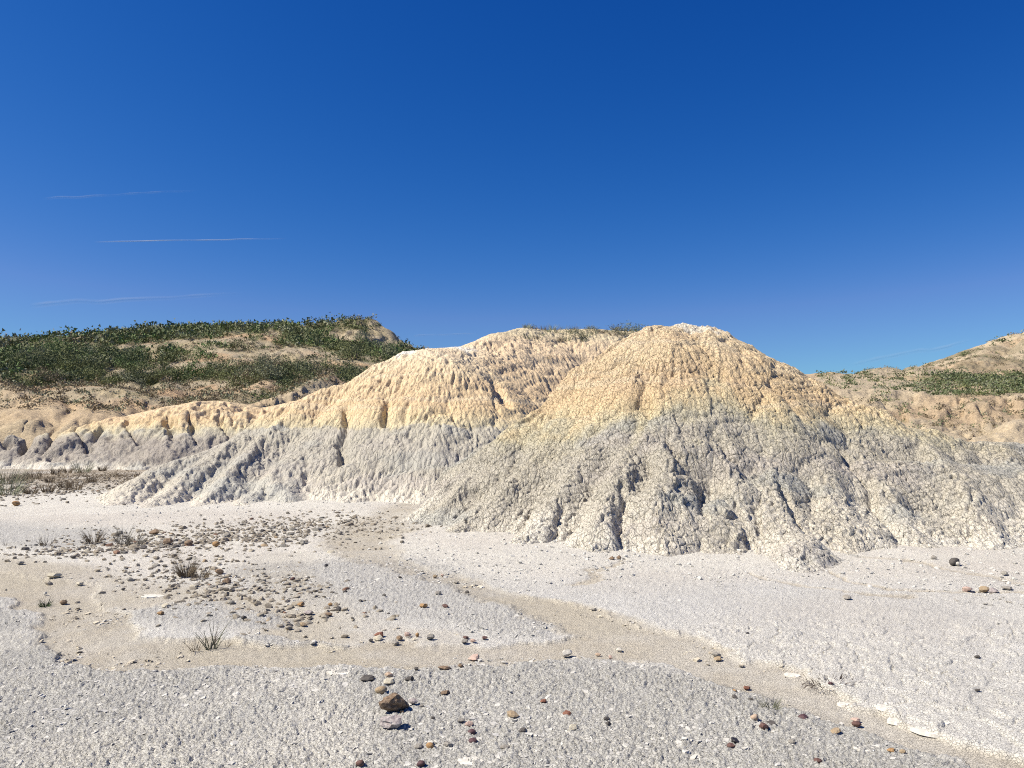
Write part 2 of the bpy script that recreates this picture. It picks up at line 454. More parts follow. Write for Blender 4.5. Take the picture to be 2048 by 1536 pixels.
def children(pts, k, rd, spacing, length, r_, drop=0.06, ang=50):
    out = []
    acc = spacing * 0.5
    side = 1
    for a, b in zip(pts[:-1], pts[1:]):
        a, b = np.array(a), np.array(b)
        L = np.hypot(*(b - a)[:2])
        while acc < L:
            t = acc / L
            p = a + (b - a) * t
            d = (b - a)[:2] / (L + 1e-9)
            if b[2] > a[2]:
                d = -d
            for sg in ((side,) if r_.random() < .7 else (1, -1)):
                an = R(ang + r_.uniform(-15, 15)) * sg
                c, s = math.cos(an), math.sin(an)
                q = np.array([d[0] * c - d[1] * s, d[0] * s + d[1] * c])
                ln = length * r_.uniform(.6, 1.2)
                kk = k * r_.uniform(.62, .8)
                z0 = p[2] - drop * r_.uniform(.5, 1.8)
                mid = p[:2] + q * ln * .5 + d * ln * .12
                end = p[:2] + q * ln + d * ln * .35
                out.append(([(p[0], p[1], z0), (mid[0], mid[1], z0 - kk * .45 * ln), (end[0], end[1], z0 - kk * 1.05 * ln)], k * 1.1, rd * .6))
            side = -side
            acc += spacing * r_.uniform(.7, 1.3)
        acc -= L
    return out

def up(A, nr, nc):
    """Bilinear upsampling of a coarse grid."""
    r0, c0 = A.shape
    yr = np.linspace(0, r0 - 1, nr); xc = np.linspace(0, c0 - 1, nc)
    iy = np.minimum(yr.astype(int), r0 - 2); ix = np.minimum(xc.astype(int), c0 - 2)
    fy = (yr - iy)[:, None]; fx = (xc - ix)[None]
    a = A[iy][:, ix]; b = A[iy][:, ix + 1]; c = A[iy + 1][:, ix]; d = A[iy + 1][:, ix + 1]
    return (a * (1 - fx) + b * fx) * (1 - fy) + (c * (1 - fx) + d * fx) * fy

def blur(A, n=1):
    for _ in range(n):
        B = np.pad(A, 1, mode='edge')
        A = (B[:-2, 1:-1] + B[2:, 1:-1] + B[1:-1, :-2] + B[1:-1, 2:] + 2 * A) / 6
    return A

def bil(A, r, c):
    r = np.clip(r, 0, A.shape[0] - 1.001); c = np.clip(c, 0, A.shape[1] - 1.001)
    ir, ic = r.astype(np.int32), c.astype(np.int32)
    fr, fc = r - ir, c - ic
    return (A[ir, ic] * (1 - fc) + A[ir, ic + 1] * fc) * (1 - fr) + (A[ir + 1, ic] * (1 - fc) + A[ir + 1, ic + 1] * fc) * fr

def rills(N, H, r, th, ds, steps):
    """Streaks of a noise field N drawn out along the fall line of H (polar grid): the rills water cuts."""
    dr, dt = np.gradient(r), th[1] - th[0]
    gr = np.gradient(H, axis=0) / dr[:, None]
    gt = np.gradient(H, axis=1) / (dt * r[:, None])
    g = np.sqrt(gr ** 2 + gt ** 2) + 1e-3
    vr, vc = gr / g * ds / dr[:, None], gt / g * ds / (dt * r[:, None])
    I, J = np.meshgrid(np.arange(H.shape[0], dtype=np.float64), np.arange(H.shape[1], dtype=np.float64), indexing='ij')
    acc = N.copy(); w = 1.0
    for sg in (1, -1):
        i, j = I.copy(), J.copy()
        for s in range(steps):
            a, b = bil(vr, i, j), bil(vc, i, j)
            i += sg * a; j += sg * b
            acc += bil(N, i, j); w += 1
    acc /= w
    return acc / (acc.std() + 1e-9), g

STRATA_Z = [-.3, 0.05, .35, .75, 1.2, 1.55, 1.72, 1.88, 2.1, 2.45, 2.9, 3.5, 4.2]
STRATA_C = np.array([(.80, .75, .655), (.73, .675, .575), (.63, .58, .49), (.555, .51, .425), (.525, .482, .405), (.54, .495, .395), (.585, .53, .39), (.65, .56, .38),
                     (.725, .585, .37), (.725, .545, .335), (.735, .563, .36), (.75, .595, .392), (.80, .66, .475)])
def strata(X, Y, Z, sh=0.0, wob=1.0, peak=(0.0, 40.0)):
    ang = np.arctan2(X - peak[0], peak[1] - Y)
    streak = fbm2(ang * 7, Z * .35 + 5, 4, 107, .6)          # wash running down the fall line
    zz = Z + sh + wob * (0.26 * fbm2(X * .9, Y * .9 + Z, 3, 101) + .30 * streak + 0.07 * n3(X * 5, Y * 5, Z * 5, 104))
    if wob < 1:
        zz = np.where(zz < 1.8, np.minimum(zz, 1.55), zz)
    C = np.stack([np.interp(zz, STRATA_Z, STRATA_C[:, i]) for i in range(3)], -1)
    lowm = 1 - sst(1.5, 1.75, zz)
    b = sst(.1, .5, fbm2(X * .7 + 9, Y * .7 + Z * 1.5, 3, 111))
    C = mix(C, (.465, .47, .44), .6 * b * lowm)
    l = sst(.15, .5, fbm2(X * .6 - 5, Y * .6 + Z * 1.2, 3, 117))
    C = mix(C, (.52, .47, .43), .5 * l * lowm)
    w = sst(.05, .45, streak + .3 * fbm2(X * 1.2, Y * 1.2, 2, 119)) * sst(.5, 1.5, Z) * lowm
    C = mix(C, (.58, .52, .395), (.6 if wob >= 1 else .22) * w)
    o = sst(.1, .5, fbm2(X * .9, Y * .5 + Z * 3, 3, 123)) * sst(1.9, 2.2, zz)
    C = mix(C, (.72, .53, .345), .45 * o)
    bed = sst(.25, .5, n2(Z * 9 + 1.3 * fbm2(X * .5, Y * .5, 2, 127), X * .15, 128)) * sst(1.9, 2.2, zz)
    C = mix(C, (.77, .67, .50), .3 * bed)
    return C

def build_hill(name, th0, th1, r0, r1, nc, nr, spurs, warp, gully, flute, crack, cellsz, mat, colour, zcut=-0.022, kfac=4, rr=None, hmod=None, dmod=None, soft=.1, fsteps=7, lobes=(), st=.45, aniso=.7, **props):
    th = np.linspace(th0, th1, nc)
    r = np.linspace(r0, r1, nr)
    thc, rc = np.linspace(th0, th1, nc // kfac), np.linspace(r0, r1, nr // kfac)
    T, RR = np.meshgrid(thc, rc)
    X, Y = RR * np.sin(T), RR * np.cos(T)
    a, sc = warp
    wx = X + a * fbm2(X * sc, Y * sc, 3, 201); wy = Y + a * fbm2(X * sc, Y * sc, 3, 207)
    H = spur_height(wx, wy, spurs, soft)
    H = blur(H, 2)
    ga, gl = gully
    if ga > 0:
        N = n2(X / gl, Y / gl, 301) + .6 * n2(X / gl * 2.1, Y / gl * 2.1, 305)
        L, g = rills(N, blur(H, 6), rc, thc, gl * .35, 14)
        st = np.clip(g * 1.5, 0, 1)
        L = np.clip(L, -2.2, 2.2)
        H = H + ga * st * (np.where(L < 0, L * 1.2, .5 * L))
    if hmod is not None:
        H = hmod(X, Y, H)
    H = np.where(H > .6, H, .05 * np.log1p(np.exp(np.minimum(H, .6) / .05)) - .025)     # concave foot: washed-down fans
    LB_ = np.zeros(X.shape)
    for sz, am in lobes:
        wv = [q + .4 * sz * fbm2(X / sz * .8 + 11 * i, Y / sz * .8, 3, 211 + i) for i, q in enumerate((X, Y, H))]
        f1, f2, cid = vor3(wv[0] / sz, wv[1] * st / sz, wv[2] * st * 1.3 / sz, 71 + int(sz * 100))
        LB_ += am * (.55 - f1 ** 2 - .5 * (1 - sst(0, .16, f2 - f1)) + .35 * (cid - .5))
    gs = np.sqrt(np.gradient(H, axis=0) ** 2) / (rc[1] - rc[0])
    LB_ *= sst(.1, .45, gs)
    H = up(H, nr, nc); LB_ = up(LB_, nr, nc)
    T, RR = np.meshgrid(th, r)
    X, Y = RR * np.sin(T), RR * np.cos(T)
    V = np.stack([X, Y, H], -1)
    gr = np.gradient(V, axis=0); gt = np.gradient(V, axis=1)
    nrm = np.cross(gt, gr); nrm /= np.linalg.norm(nrm, axis=-1, keepdims=True) + 1e-12
    Cc = colour(X, Y, H, nrm)
    D = LB_.copy()
    fa, fl = flute
    if fa > 0:
        N = n3(X / fl, Y / fl, H / fl, 401)
        L, g = rills(N, blur(H, 5), r, th, fl * .5, fsteps)
        fm, cm = (1.0, 1.0) if dmod is None else dmod(X, Y, H)
        D += fm * fa * np.clip(g * 1.4, .25, 1) * np.clip(L, -2.2, 1.0)
    ca, cw = crack
    if ca > 0:
        wv = [q + .3 * cellsz * n3(X / cellsz / 1.2, Y / cellsz / 1.2, H / cellsz / 1.2, 500 + i) + 1.6 * cellsz * n3(X / cellsz / 6, Y / cellsz / 6, H / cellsz / 6, 520 + i) for i, q in enumerate((X, Y, H))]
        f1, f2, cid = vor3(wv[0] / cellsz, wv[1] * aniso / cellsz, wv[2] * aniso / cellsz, 55)
        e = f2 - f1
        vary = cm * (.55 + .45 * sst(-.4, .4, fbm2(X * .9, Y * .9 + H, 2, 91)))
        D += ca * vary * (-(1 - sst(0, cw, e)) + .16 * (cid - .5) + .05 * n3(X / cellsz * 3.1, Y / cellsz * 3.1, H / cellsz * 3.1, 530))
    V = V + nrm * D[..., None]
    keep = V[..., 2] > zcut
    me = grid_mesh(name, V, Cc, mat, keep)
    link(name, me, kind='structure', **props)
    Z = V[..., 2]
    def look(x, y):
        x, y = np.atleast_1d(np.asarray(x, float)), np.atleast_1d(np.asarray(y, float))
        rad, a = np.hypot(x, y), np.arctan2(x, y)
        out = bil(Z, (rad - r0) / (r1 - r0) * (nr - 1), (a - th0) / (th1 - th0) * (nc - 1))
        return np.where((rad < r0) | (rad > r1) | (a < th0) | (a > th1), -9.0, out)
    return look

def PX(px):
    return math.atan((px - 1024) / F)

r_ = random.Random(5)
def pts(*a):
    return [P(*p) for p in a]

# --- the cracked mound at right
A_left = pts((1360, 645, 16.5), (1290, 668, 16.3), (1235, 692, 16.2), (1180, 729, 16.0), (1130, 780, 15.8), (1085, 820, 15.6), (1030, 852, 15.4), (980, 895, 15.3), (900, 964, 15.0), (830, 1020, 14.9), (800, 1042, 14.6))
A_right = pts((1360, 645, 16.5), (1420, 656, 16.4), (1480, 690, 16.2), (1560, 725, 15.8), (1610, 752, 15.6), (1640, 772, 15.4), (1745, 812, 15), (1800, 850, 14.8), (1870, 860, 14.8), (1930, 880, 14.8), (2048, 888, 14.8), (2300, 900, 14.5), (2800, 930, 14))
A_fr = [pts((1170, 800, 15.4), (1110, 870, 14.5), (1010, 955, 13.8), (940, 1025, 13.2), (890, 1068, 12.6)),
        pts((1240, 800, 15.0), (1180, 890, 13.6), (1125, 965, 12.7), (1065, 1040, 11.8), (1010, 1092, 11.2)),
        pts((1300, 780, 15.0), (1262, 885, 13.4), (1225, 960, 12.2), (1200, 1040, 11.2), (1180, 1108, 10.6)),
        pts((1350, 760, 15.4), (1335, 880, 13.2), (1335, 955, 12.0), (1335, 975, 11.5), (1330, 1050, 10.8), (1320, 1118, 10.15)),
        pts((1420, 760, 15.4), (1440, 890, 13.3), (1470, 955, 12.3), (1490, 1040, 11.2), (1470, 1118, 10.3)),
        pts((1500, 790, 15.0), (1540, 900, 13.3), (1550, 1000, 11.7), (1575, 1065, 10.6), (1590, 1085, 10.0), (1592, 1130, 9.4)),
        pts((1590, 790, 15.0), (1625, 900, 13.4), (1660, 1000, 12), (1690, 1080, 11), (1700, 1110, 10.6)),
        pts((1700, 815, 14.9), (1745, 920, 13.4), (1790, 1000, 12.2), (1840, 1080, 11.2)),
        pts((1830, 858, 14.7), (1890, 940, 13.2), (1945, 1020, 12), (1975, 1105, 10.8)),
        pts((1990, 886, 14.7), (2050, 960, 13.2), (2090, 1050, 11.8), (2110, 1120, 10.8)),
        pts((2160, 892, 14.6), (2230, 980, 13.2), (2290, 1100, 11.2))]
A_dome = pts((1325, 650, 16.4), (1360, 646, 16.6), (1405, 650, 16.5))
spA = [(A_left, 1.15, .15), (A_right, 1.1, .3), (A_dome, .95, .7)]
for s in A_fr:
    spA.append((s, 1.2, .28))
    spA += children(s, 1.2, .2, .9, .8, r_, .05)
spA += [(pts((1075, 925, 14.2), (1180, 925, 13.7), (1300, 925, 13.3), (1450, 925, 13.3), (1600, 920, 13.4), (1750, 920, 13.5), (1900, 928, 13.6), (2100, 936, 13.6), (2400, 940, 13.6)), .9, .45),
        (pts((1150, 1035, 12.5), (1330, 1035, 11.7), (1500, 1035, 11.6), (1660, 1035, 11.7), (1850, 1035, 12.0), (2100, 1042, 12.1)), .75, .4)]
spA += children(A_left, .95, .12, 1.0, 1.3, r_, .06, 65)
# low rounded lobes at the foot
spA += [(pts((1585, 1095, 10.2), (1590, 1120, 9.7)), .9, .35), (pts((1320, 975, 11.7), (1350, 985, 11.5)), .9, .3), (pts((1440, 1000, 11.6), (1455, 1030, 11.2)), .9, .2)]

def colA(X, Y, Z, n):
    C = strata(X, Y, Z, -.10 * sst(3.0, 4.5, X), 1.75, P(1360, 645, 16.5)[:2])
    # salt bloom on the very top
    p = np.array(P(1405, 655, 16.4))
    d = np.hypot(X - p[0], Y - p[1])
    C = mix(C, (.84, .80, .71), .6 * sst(.6, .2, d + .35 * n2(X * 7, Y * 7, 6)) )
    m = sst(.35, .6, fbm2(X * 2.2, Z * 6, 3, 131)) * sst(2.6, 2.8, Z) * sst(3.3, 3.1, Z)
    C = mix(C, (.68, .61, .47), .25 * m)
    return C

def carve(X, Y, H, line, depth, w):
    depth = depth * 1.0
    pp = [(p[0], p[1]) for p in line]
    d = polydist(X + .12 * fbm2(X * 1.5, Y * 1.5, 3, 61), Y, pp, [w] * len(pp))
    return H - depth * np.exp(-d ** 2)

def modA(X, Y, H):
    for ln, dp, w in ((((1500, 1128, 9.6), (1497, 1090, 10.2), (1490, 1050, 11)), .16, .07), (((1810, 1090, 11.0), (1790, 1050, 11.6), (1730, 960, 12.8), (1690, 890, 13.6)), .16, .09),
                      (((1245, 1110, 10.4), (1235, 1060, 11), (1238, 990, 12)), .15, .07), (((1090, 1085, 11.0), (1095, 1040, 11.5), (1120, 1000, 12.2)), .12, .07),
                      (((1305, 865, 13.8), (1295, 845, 14.1)), 0.18, .08), (((1395, 960, 12.2), (1400, 1020, 11.4)), .05, .08), (((1650, 1130, 10), (1600, 1050, 11.2), (1560, 980, 12.2)), .12, .08),
                      (((1060, 1000, 13.0), (1030, 1060, 12.0)), .14, .09)):
        H = carve(X, Y, H, pts(*ln), dp, w)
    # nibbled ledges half way up
    px, py = P(1380, 925, 12.8)[:2]
    w = np.exp(-(((X - px) / .9) ** 2 + ((Y - py) / .8) ** 2))
    return H + w * .16 * (np.abs(n2(X * 3.2, Y * 2.4, 44)) * 2 - .7) + .05 * fbm2(X * 1.6, Y * 1.6, 3, 46)

HA = build_hill('clay_hill', PX(735), PX(2330), 8.8, 17.6, 980, 720, spA, (.22, .8), (.035, .4), (.014, .05), (.026, .15), .11, M_CLAY, colA, hmod=modA, soft=.06, lobes=((1.1, .08), (.5, .03)), aniso=.6, fsteps=8, dmod=lambda X, Y, H: (.6 + .5 * sst(2.0, 2.8, H), 1 - .5 * sst(2.9, 3.5, H)),
           label='large cracked clay mound, grey below and tan above, right of centre')

# --- the fluted mound left of centre and the ridge behind it
B_left = pts((870, 697, 25), (820, 700, 25), (770, 725, 24.8), (700, 765, 24.4), (660, 776, 24.2), (600, 800, 23.8), (540, 826, 23.4), (480, 862, 22.8), (420, 898, 22), (330, 932, 20.5), (290, 952, 19.6), (240, 992, 18.3), (205, 1012, 17.4))
B_fr = [pts((700, 768, 24.3), (660, 840, 22.5), (610, 900, 21), (580, 960, 19.6), (560, 1005, 18.3)),
        pts((790, 715, 24.7), (760, 790, 22.9), (740, 850, 21.8), (715, 900, 20.8), (700, 950, 19.8)),
        pts((870, 700, 25), (845, 800, 22.8), (832, 850, 21.8), (800, 893, 20.9), (745, 945, 19.8), (685, 1003, 18.3)),
        pts((930, 760, 24.6), (905, 855, 22), (870, 930, 20.3), (840, 1003, 18.4)),
        pts((560, 830, 23.2), (505, 890, 21.5), (450, 950, 19.6), (405, 1000, 18), (372, 1036, 16.6)),
        pts((480, 868, 22.5), (405, 925, 20.6), (345, 965, 19), (290, 1012, 17.2)),
        pts((630, 860, 22.4), (570, 925, 20.5), (510, 985, 18.7), (475, 1014, 17.5)),
        pts((990, 800, 24.2), (975, 880, 22), (950, 950, 20.2), (920, 1000, 19))]
C_top = pts((870, 697, 25), (930, 691, 27), (1000, 667, 29), (1045, 656, 30), (1100, 660, 31), (1180, 660, 31.5), (1270, 664, 32), (1420, 690, 33))
C_fr = [pts((1045, 656, 30), (985, 740, 27.3), (940, 815, 25)), pts((1105, 662, 31), (1075, 735, 28.6), (1030, 810, 26)), pts((1200, 662, 31.5), (1180, 720, 29), (1130, 790, 26)),
        pts((1290, 670, 32), (1290, 740, 29), (1250, 800, 26))]
spB = [(B_left, 1.1, .3), (C_top, .8, 1.0)]
for s in B_fr:
    spB.append((s, 1.15, .3)); spB += children(s, 1.0, .25, 1.3, 1.3, r_, .05)
for s in C_fr:
    spB.append((s, .7, .4)); spB += children(s, .75, .2, 1.4, 1.6, r_, .08)
spB += children(B_left, .8, .15, 1.3, 1.6, r_, .07, 60)
def colB(X, Y, Z, n):
    C = strata(X, Y, Z, .02, .5, P(870, 697, 25)[:2])
    C = mix(C, (.47, .44, .385), .5 * sst(.35, .9, Z) * sst(1.85, 1.65, Z))
    for q, rad in ((P(835, 700, 25), .55), (P(915, 698, 26), .8), (P(805, 715, 24.9), .35)):
        C = mix(C, (.86, .82, .74), .75 * sst(rad, rad * .3, np.hypot(X - q[0], Y - q[1]) + .3 * n2(X * 6, Y * 6, 9)))
    red = sst(24, 26, Y) * sst(2.0, 2.6, Z) * sst(-1.6, -.6, X)
    C = mix(C, (.66, .49, .32), .55 * red)
    top = sst(4.9, 5.5, Z)
    C = mix(C, (.60, .53, .37), .7 * top)
    return C
def modB(X, Y, H):
    for ln, dp, w in ((((690, 835, 22.6), (692, 870, 21.9), (684, 905, 21.1), (688, 940, 20.2)), .42, .13), (((775, 850, 22.2), (770, 885, 21.4)), .3, .12),
                      (((1010, 850, 22.8), (985, 800, 24)), .3, .2), (((1165, 730, 28.5), (1130, 770, 27), (1090, 800, 25.6)), .2, .2), (((540, 1000, 18.4), (535, 960, 19.2)), .2, .12)):
        H = carve(X, Y, H, pts(*ln), dp, w)
    return H
HB = build_hill('clay_hill', PX(180), PX(1420), 16.0, 34.0, 740, 570, spB, (.35, .6), (.02, .7), (.030, .06), (.024, .2), .105, M_FLUTE, colB, hmod=modB, fsteps=4, soft=.07, lobes=((1.3, .11), (.55, .035)), aniso=.45, dmod=lambda X, Y, H: (.45 + .65 * sst(-.3, .4, fbm2(X * .9, Y * .9 + H, 3, 333)), 1.0),
           label='fluted clay mound, tan with a grey skirt, left of the highest mound')

# --- low grey cliff at far left
D_top = pts((760, 790, 45), (640, 792, 44), (520, 815, 43), (480, 806, 43), (440, 800, 42.5), (400, 802, 42), (330, 815, 42), (280, 826, 42), (200, 836, 41.5), (100, 852, 41), (40, 845, 41), (-100, 850, 41), (-400, 860, 42), (-900, 860, 42))
spD = [(D_top, .55, .5)]
rd = random.Random(3)
x = -880
while x < 760:
    Y0 = 41 + 1.5 * max(0, (x - 300) / 460)
    pt = np.interp(x, [-900, -100, 40, 100, 200, 330, 400, 480, 520, 640, 760], [862, 852, 848, 855, 838, 818, 806, 808, 817, 796, 794])
    b = 936 + 8 * rd.random()
    yb = -CAMZ / ray(x, b)[2] * ray(x, b)[1]
    dx = rd.uniform(-14, 14)
    spD.append((pts((x, pt + 6, Y0 - .4), (x + dx * .5, 872, Y0 - 1.6 - rd.random()), (x + dx, 890 + rd.uniform(-6, 6), Y0 - 2.3), (x + dx * 1.5, b, 38 + rd.uniform(-.6, .4))), 1.0, .3))
    x += rd.uniform(34, 62)
def colD(X, Y, Z, n):
    C = strata(X, Y, Z, 0.05 + .25 * n2(X * .3, Y * .3, 4) - .25 * sst(-26, -31, X))
    return mix(C, (.37, .33, .29), .8 * sst(1.75, 1.3, Z) * sst(.1, .4, Z))
rdg = random.Random(17)
D_gul = []
_x = -300
while _x < 600:
    sl = rdg.uniform(-25, 45)
    D_gul.append((pts((_x, 872 + rdg.uniform(-8, 12), 40.2), (_x + sl * .4, 895, 39.4), (_x + sl, 936, 37.9)), rdg.uniform(.35, .8), rdg.uniform(.10, .2)))
    _x += rdg.uniform(32, 85)
def modD(X, Y, H):
    for ln, dp, w in D_gul:
        H = carve(X, Y, H, ln, dp, w)
    return H
HD = build_hill('clay_ridge', PX(-420), PX(800), 36.5, 46.5, 640, 180, spD, (.25, .5), (.06, .7), (.03, .2), (.05, .25), .24, M_FLUTE, colD, hmod=modD, lobes=((2.0, .3), (.9, .05)), st=.35,
           label='low grey clay cliff with tan crest behind the scrubby flat at left')

# --- the shrub-covered hill beyond
E_sky = pts((-900, 720, 112), (-300, 690, 111), (0, 677, 110), (150, 668, 110), (300, 661, 112), (470, 657, 115), (560, 653, 116))
E_bluff = pts((560, 653, 116), (600, 649, 116), (700, 639, 118), (745, 636, 118), (775, 659, 117), (822, 694, 116), (870, 714, 116), (1000, 760, 116), (1300, 810, 116))
spE = [(E_sky, .27, 1.5), (E_bluff, .85, .5)]
re_ = random.Random(11)
for x in range(-860, 640, 75):
    top = np.interp(x, [-900, 0, 300, 742], [722, 679, 662, 640])
    dx = re_.uniform(-60, 40)
    Yb = re_.uniform(64, 84)
    spE.append((pts((x, top + 3, 111), (x + dx * .4, np.interp(.45, [0, 1], [top, 780]), 98), (x + dx, 772 + re_.uniform(-10, 18), Yb), (x + dx * 1.3, 822, 58)), .42, .9))
spE += [(pts((-120, 745, 62), (-10, 762, 58), (60, 795, 53), (115, 838, 48)), .55, .8),
        (pts((-200, 800, 52), (0, 812, 50), (60, 830, 47)), .5, .6),
        (pts((75, 770, 64), (130, 800, 57), (125, 830, 51)), .5, .6),
        (pts((120, 775, 62), (160, 772, 61), (235, 778, 59), (275, 790, 57)), .42, 1.6),
        (pts((235, 778, 59), (220, 800, 55), (200, 832, 49)), .5, 1.5),
        (pts((300, 745, 74), (275, 760, 70), (240, 785, 63)), .55, .5),
        (pts((340, 760, 70), (320, 790, 62), (330, 815, 54)), .5, .7),
        (pts((660, 745, 62), (615, 757, 57), (565, 782, 53), (505, 813, 49.5)), .6, .7),
        (pts((450, 780, 64), (420, 795, 58), (400, 812, 53)), .5, 1.0),
        (pts((560, 740, 76), (520, 770, 66), (470, 800, 56)), .5, .8),
        (pts((485, 662, 114), (450, 680, 108), (432, 695, 103)), .75, .4),
        (pts((560, 655, 114), (545, 675, 108)), .75, .4),
        (pts((720, 645, 116), (680, 690, 104), (640, 730, 88)), .5, .8), (pts((660, 650, 114), (620, 690, 102), (570, 740, 84)), .45, .8), (pts((800, 700, 112), (740, 720, 98), (690, 750, 80)), .4, 1.0), (pts((880, 730, 110), (800, 740, 95), (740, 765, 78)), .4, 1.0)]
BARE = [(778, 665, 52, 34), (470, 680, 32, 16), (545, 672, 30, 15), (75, 692, 48, 8), (303, 712, 18, 16), (225, 748, 40, 13), (295, 750, 30, 12), (690, 672, 40, 14), (400, 775, 80, 22), (520, 775, 40, 16), (350, 690, 25, 8)]
def bare(X, Y, Z):
    px, py = X / Y * F + 1024, HOR - (Z - CAMZ) / Y * F
    m = np.zeros(X.shape)
    w = .35 * fbm2(X * .25, Y * .25, 3, 149)
    for a, b, c, d in BARE:
        m = np.maximum(m, 1 - sst(.7, 1.15, np.hypot((px - a) / c, (py - b) / d) + w))
    return m
def colE(X, Y, Z, n):
    cov = sst(-.44, .02, fbm2(X * .06, Y * .09 + Z * .05, 4, 141) + .35 * fbm2(X * .35, Y * .35, 3, 145) + .012 * (Y - 78))
    cov = np.clip(cov * sst(.55, .8, n[..., 2]) * sst(56, 70, Y) * (1 - bare(X, Y, Z)), 0, 1)
    C = np.empty(X.shape + (3,)); C[:] = (.49, .41, .29)
    nz = fbm2(X * .15, Y * .15 + Z * .3, 3, 151)
    C = mix(C, (.55, .39, .245), sst(.0, .4, nz))
    C = mix(C, (.47, .39, .25), sst(.0, .4, -nz))
    pale = sst(58, 50, Y)
    C = mix(C, (.64, .51, .34), pale * .7)
    grn = np.empty(X.shape + (3,)); grn[:] = (.19, .175, .10)
    grn = mix(grn, (.20, .18, .10), sst(0, .5, fbm2(X * .1, Y * .1, 3, 155)))
    grn = mix(grn, (.13, .16, .07), sst(.1, .5, fbm2(X * .05 + 4, Y * .07, 2, 158)))
    return C * (1 - cov[..., None] * .85) + grn * cov[..., None] * .85
HE = build_hill('hill', PX(-900), PX(1250), 46.0, 124.0, 600, 220, spE, (1.2, .12), (.35, 2.2), (.16, .5), (0, .2), .3, M_FAR, colE, kfac=2, lobes=((6.0, .5), (2.4, .25)), st=.7,
           label='shrub-covered hill on the skyline at far left')

# --- hill and gullied bench at far right
G_sky = pts((1500, 800, 92), (1640, 785, 88), (1700, 780, 84), (1745, 776, 83), (1800, 764, 83), (1850, 749, 86), (1900, 732, 88), (1950, 708, 90), (2000, 688, 92), (2048, 668, 94), (2300, 600, 100), (2700, 560, 108), (3200, 560, 115))
G_bench = pts((1560, 790, 50), (1660, 786, 48), (1760, 786, 48), (1850, 793, 47), (1950, 797, 46), (2048, 795, 46), (2300, 790, 45), (2800, 780, 45))
spG = [(G_sky, .36, .8), (G_bench, .6, .8)]
for k in range(1, 8):
    spG.append(([(p[0] * (1 + k * .055), p[1] + k * 3.0, p[2] + k * .42) for p in G_bench], .45, 1.5))
rg = random.Random(8)
for x in range(1570, 2800, 48):
    Y0 = 47.5 if x < 1850 else 46
    dx = rg.uniform(20, 60) if x < 1900 else rg.uniform(-70, -10)
    spG.append((pts((x, 792, Y0), (x + dx * .4, 815, Y0 - 3), (x + dx, 850 + rg.uniform(-10, 10), Y0 - 8), (x + dx * 1.2, 885, Y0 - 12)), .62, .5))
for x in range(1760, 2800, 90):
    spG.append((pts((x + 60, np.interp(x + 60, [1640, 1850, 1950, 2048, 2300], [785, 749, 708, 668, 600]) + 4, 90), (x + rg.uniform(-30, 10), 735, 78), (x - 20, 768, 64), (x - 20, 790, 52)), .4, .8))
spG += [(pts((2000, 840, 42), (2060, 845, 40), (2150, 850, 40)), .5, .8), (pts((1850, 850, 41), (1900, 868, 38.5)), .5, .8)]
def colG(X, Y, Z, n):
    C = np.empty(X.shape + (3,)); C[:] = (.56, .46, .325)
    nz = fbm2(X * .2, Y * .2 + Z * .4, 3, 161)
    C = mix(C, (.55, .42, .28), sst(.0, .4, nz))
    C = mix(C, (.68, .56, .39), sst(42.5, 39, Y) * .8)
    cov = sst(-.15, .2, fbm2(X * .1, Y * .12, 3, 165) + .3 * fbm2(X * .5, Y * .5, 2, 168)) * sst(48, 53, Y) * sst(76, 68, Y) * sst(1780, 1900, X / Y * F + 1024)
    C = mix(C, (.21, .20, .115), .75 * cov)
    c2 = sst(.1, .35, fbm2(X * .16, Y * .12 - Z * .2, 3, 171)) * sst(70, 80, Y)
    C = mix(C, (.17, .15, .09), .6 * c2)
    return C
def modG(X, Y, H):
    for ln, dp, w in ((((1830, 795, 47.5), (1880, 825, 43), (1925, 866, 37.5)), 1.5, 1.1), (((2020, 800, 46), (1975, 835, 41), (1935, 868, 37)), 1.5, 1.1), (((1700, 790, 48), (1740, 815, 44), (1790, 850, 39)), 1.0, .7),
                      (((1760, 790, 48), (1800, 815, 44), (1850, 858, 38)), .9, .7), (((1920, 800, 46.5), (1925, 830, 42)), .9, .7), (((2100, 800, 46), (2040, 850, 40)), 1.0, .9), (((1650, 788, 48), (1690, 815, 44)), .8, .6)):
        pp = [(p[0], p[1]) for p in pts(*ln)]
        d = polydist(X + .5 * fbm2(X * .4, Y * .4, 3, 61), Y, pp, [w] * len(pp))
        H = H - .6 * dp * np.exp(-d ** 2)
    return H
HG = build_hill('hill', PX(1500), PX(2800), 33.0, 118.0, 420, 290, spG, (.8, .15), (.5, 1.3), (.12, .4), (0, .2), .3, M_FAR, colG, kfac=2, hmod=modG, lobes=((4.0, .4), (1.6, .15)), st=.6,
           label='tan gullied hill with a green bench on the skyline at far right')


# ================================================================== things
def tag(o, label, cat, group=None, kind=None):
    o['label'] = label
    if cat: o['category'] = cat
    if group: o['group'] = group
    if kind: o['kind'] = kind
    return o

def on_ground(px, py):
    d = ray(px, py); z = 0.0
    for _ in range(6):
        k = (z - CAMZ) / d[2]
        x, y = d[0] * k, d[1] * k
        z = float(ground_h(np.array([x]), np.array([y]))[0])
    return x, y, z

def hill_z(x, y):
    z = ground_h(np.atleast_1d(x).astype(float), np.atleast_1d(y).astype(float))
    for f in (HA, HB, HD, HE, HG):
        z = np.maximum(z, f(x, y))
    return z

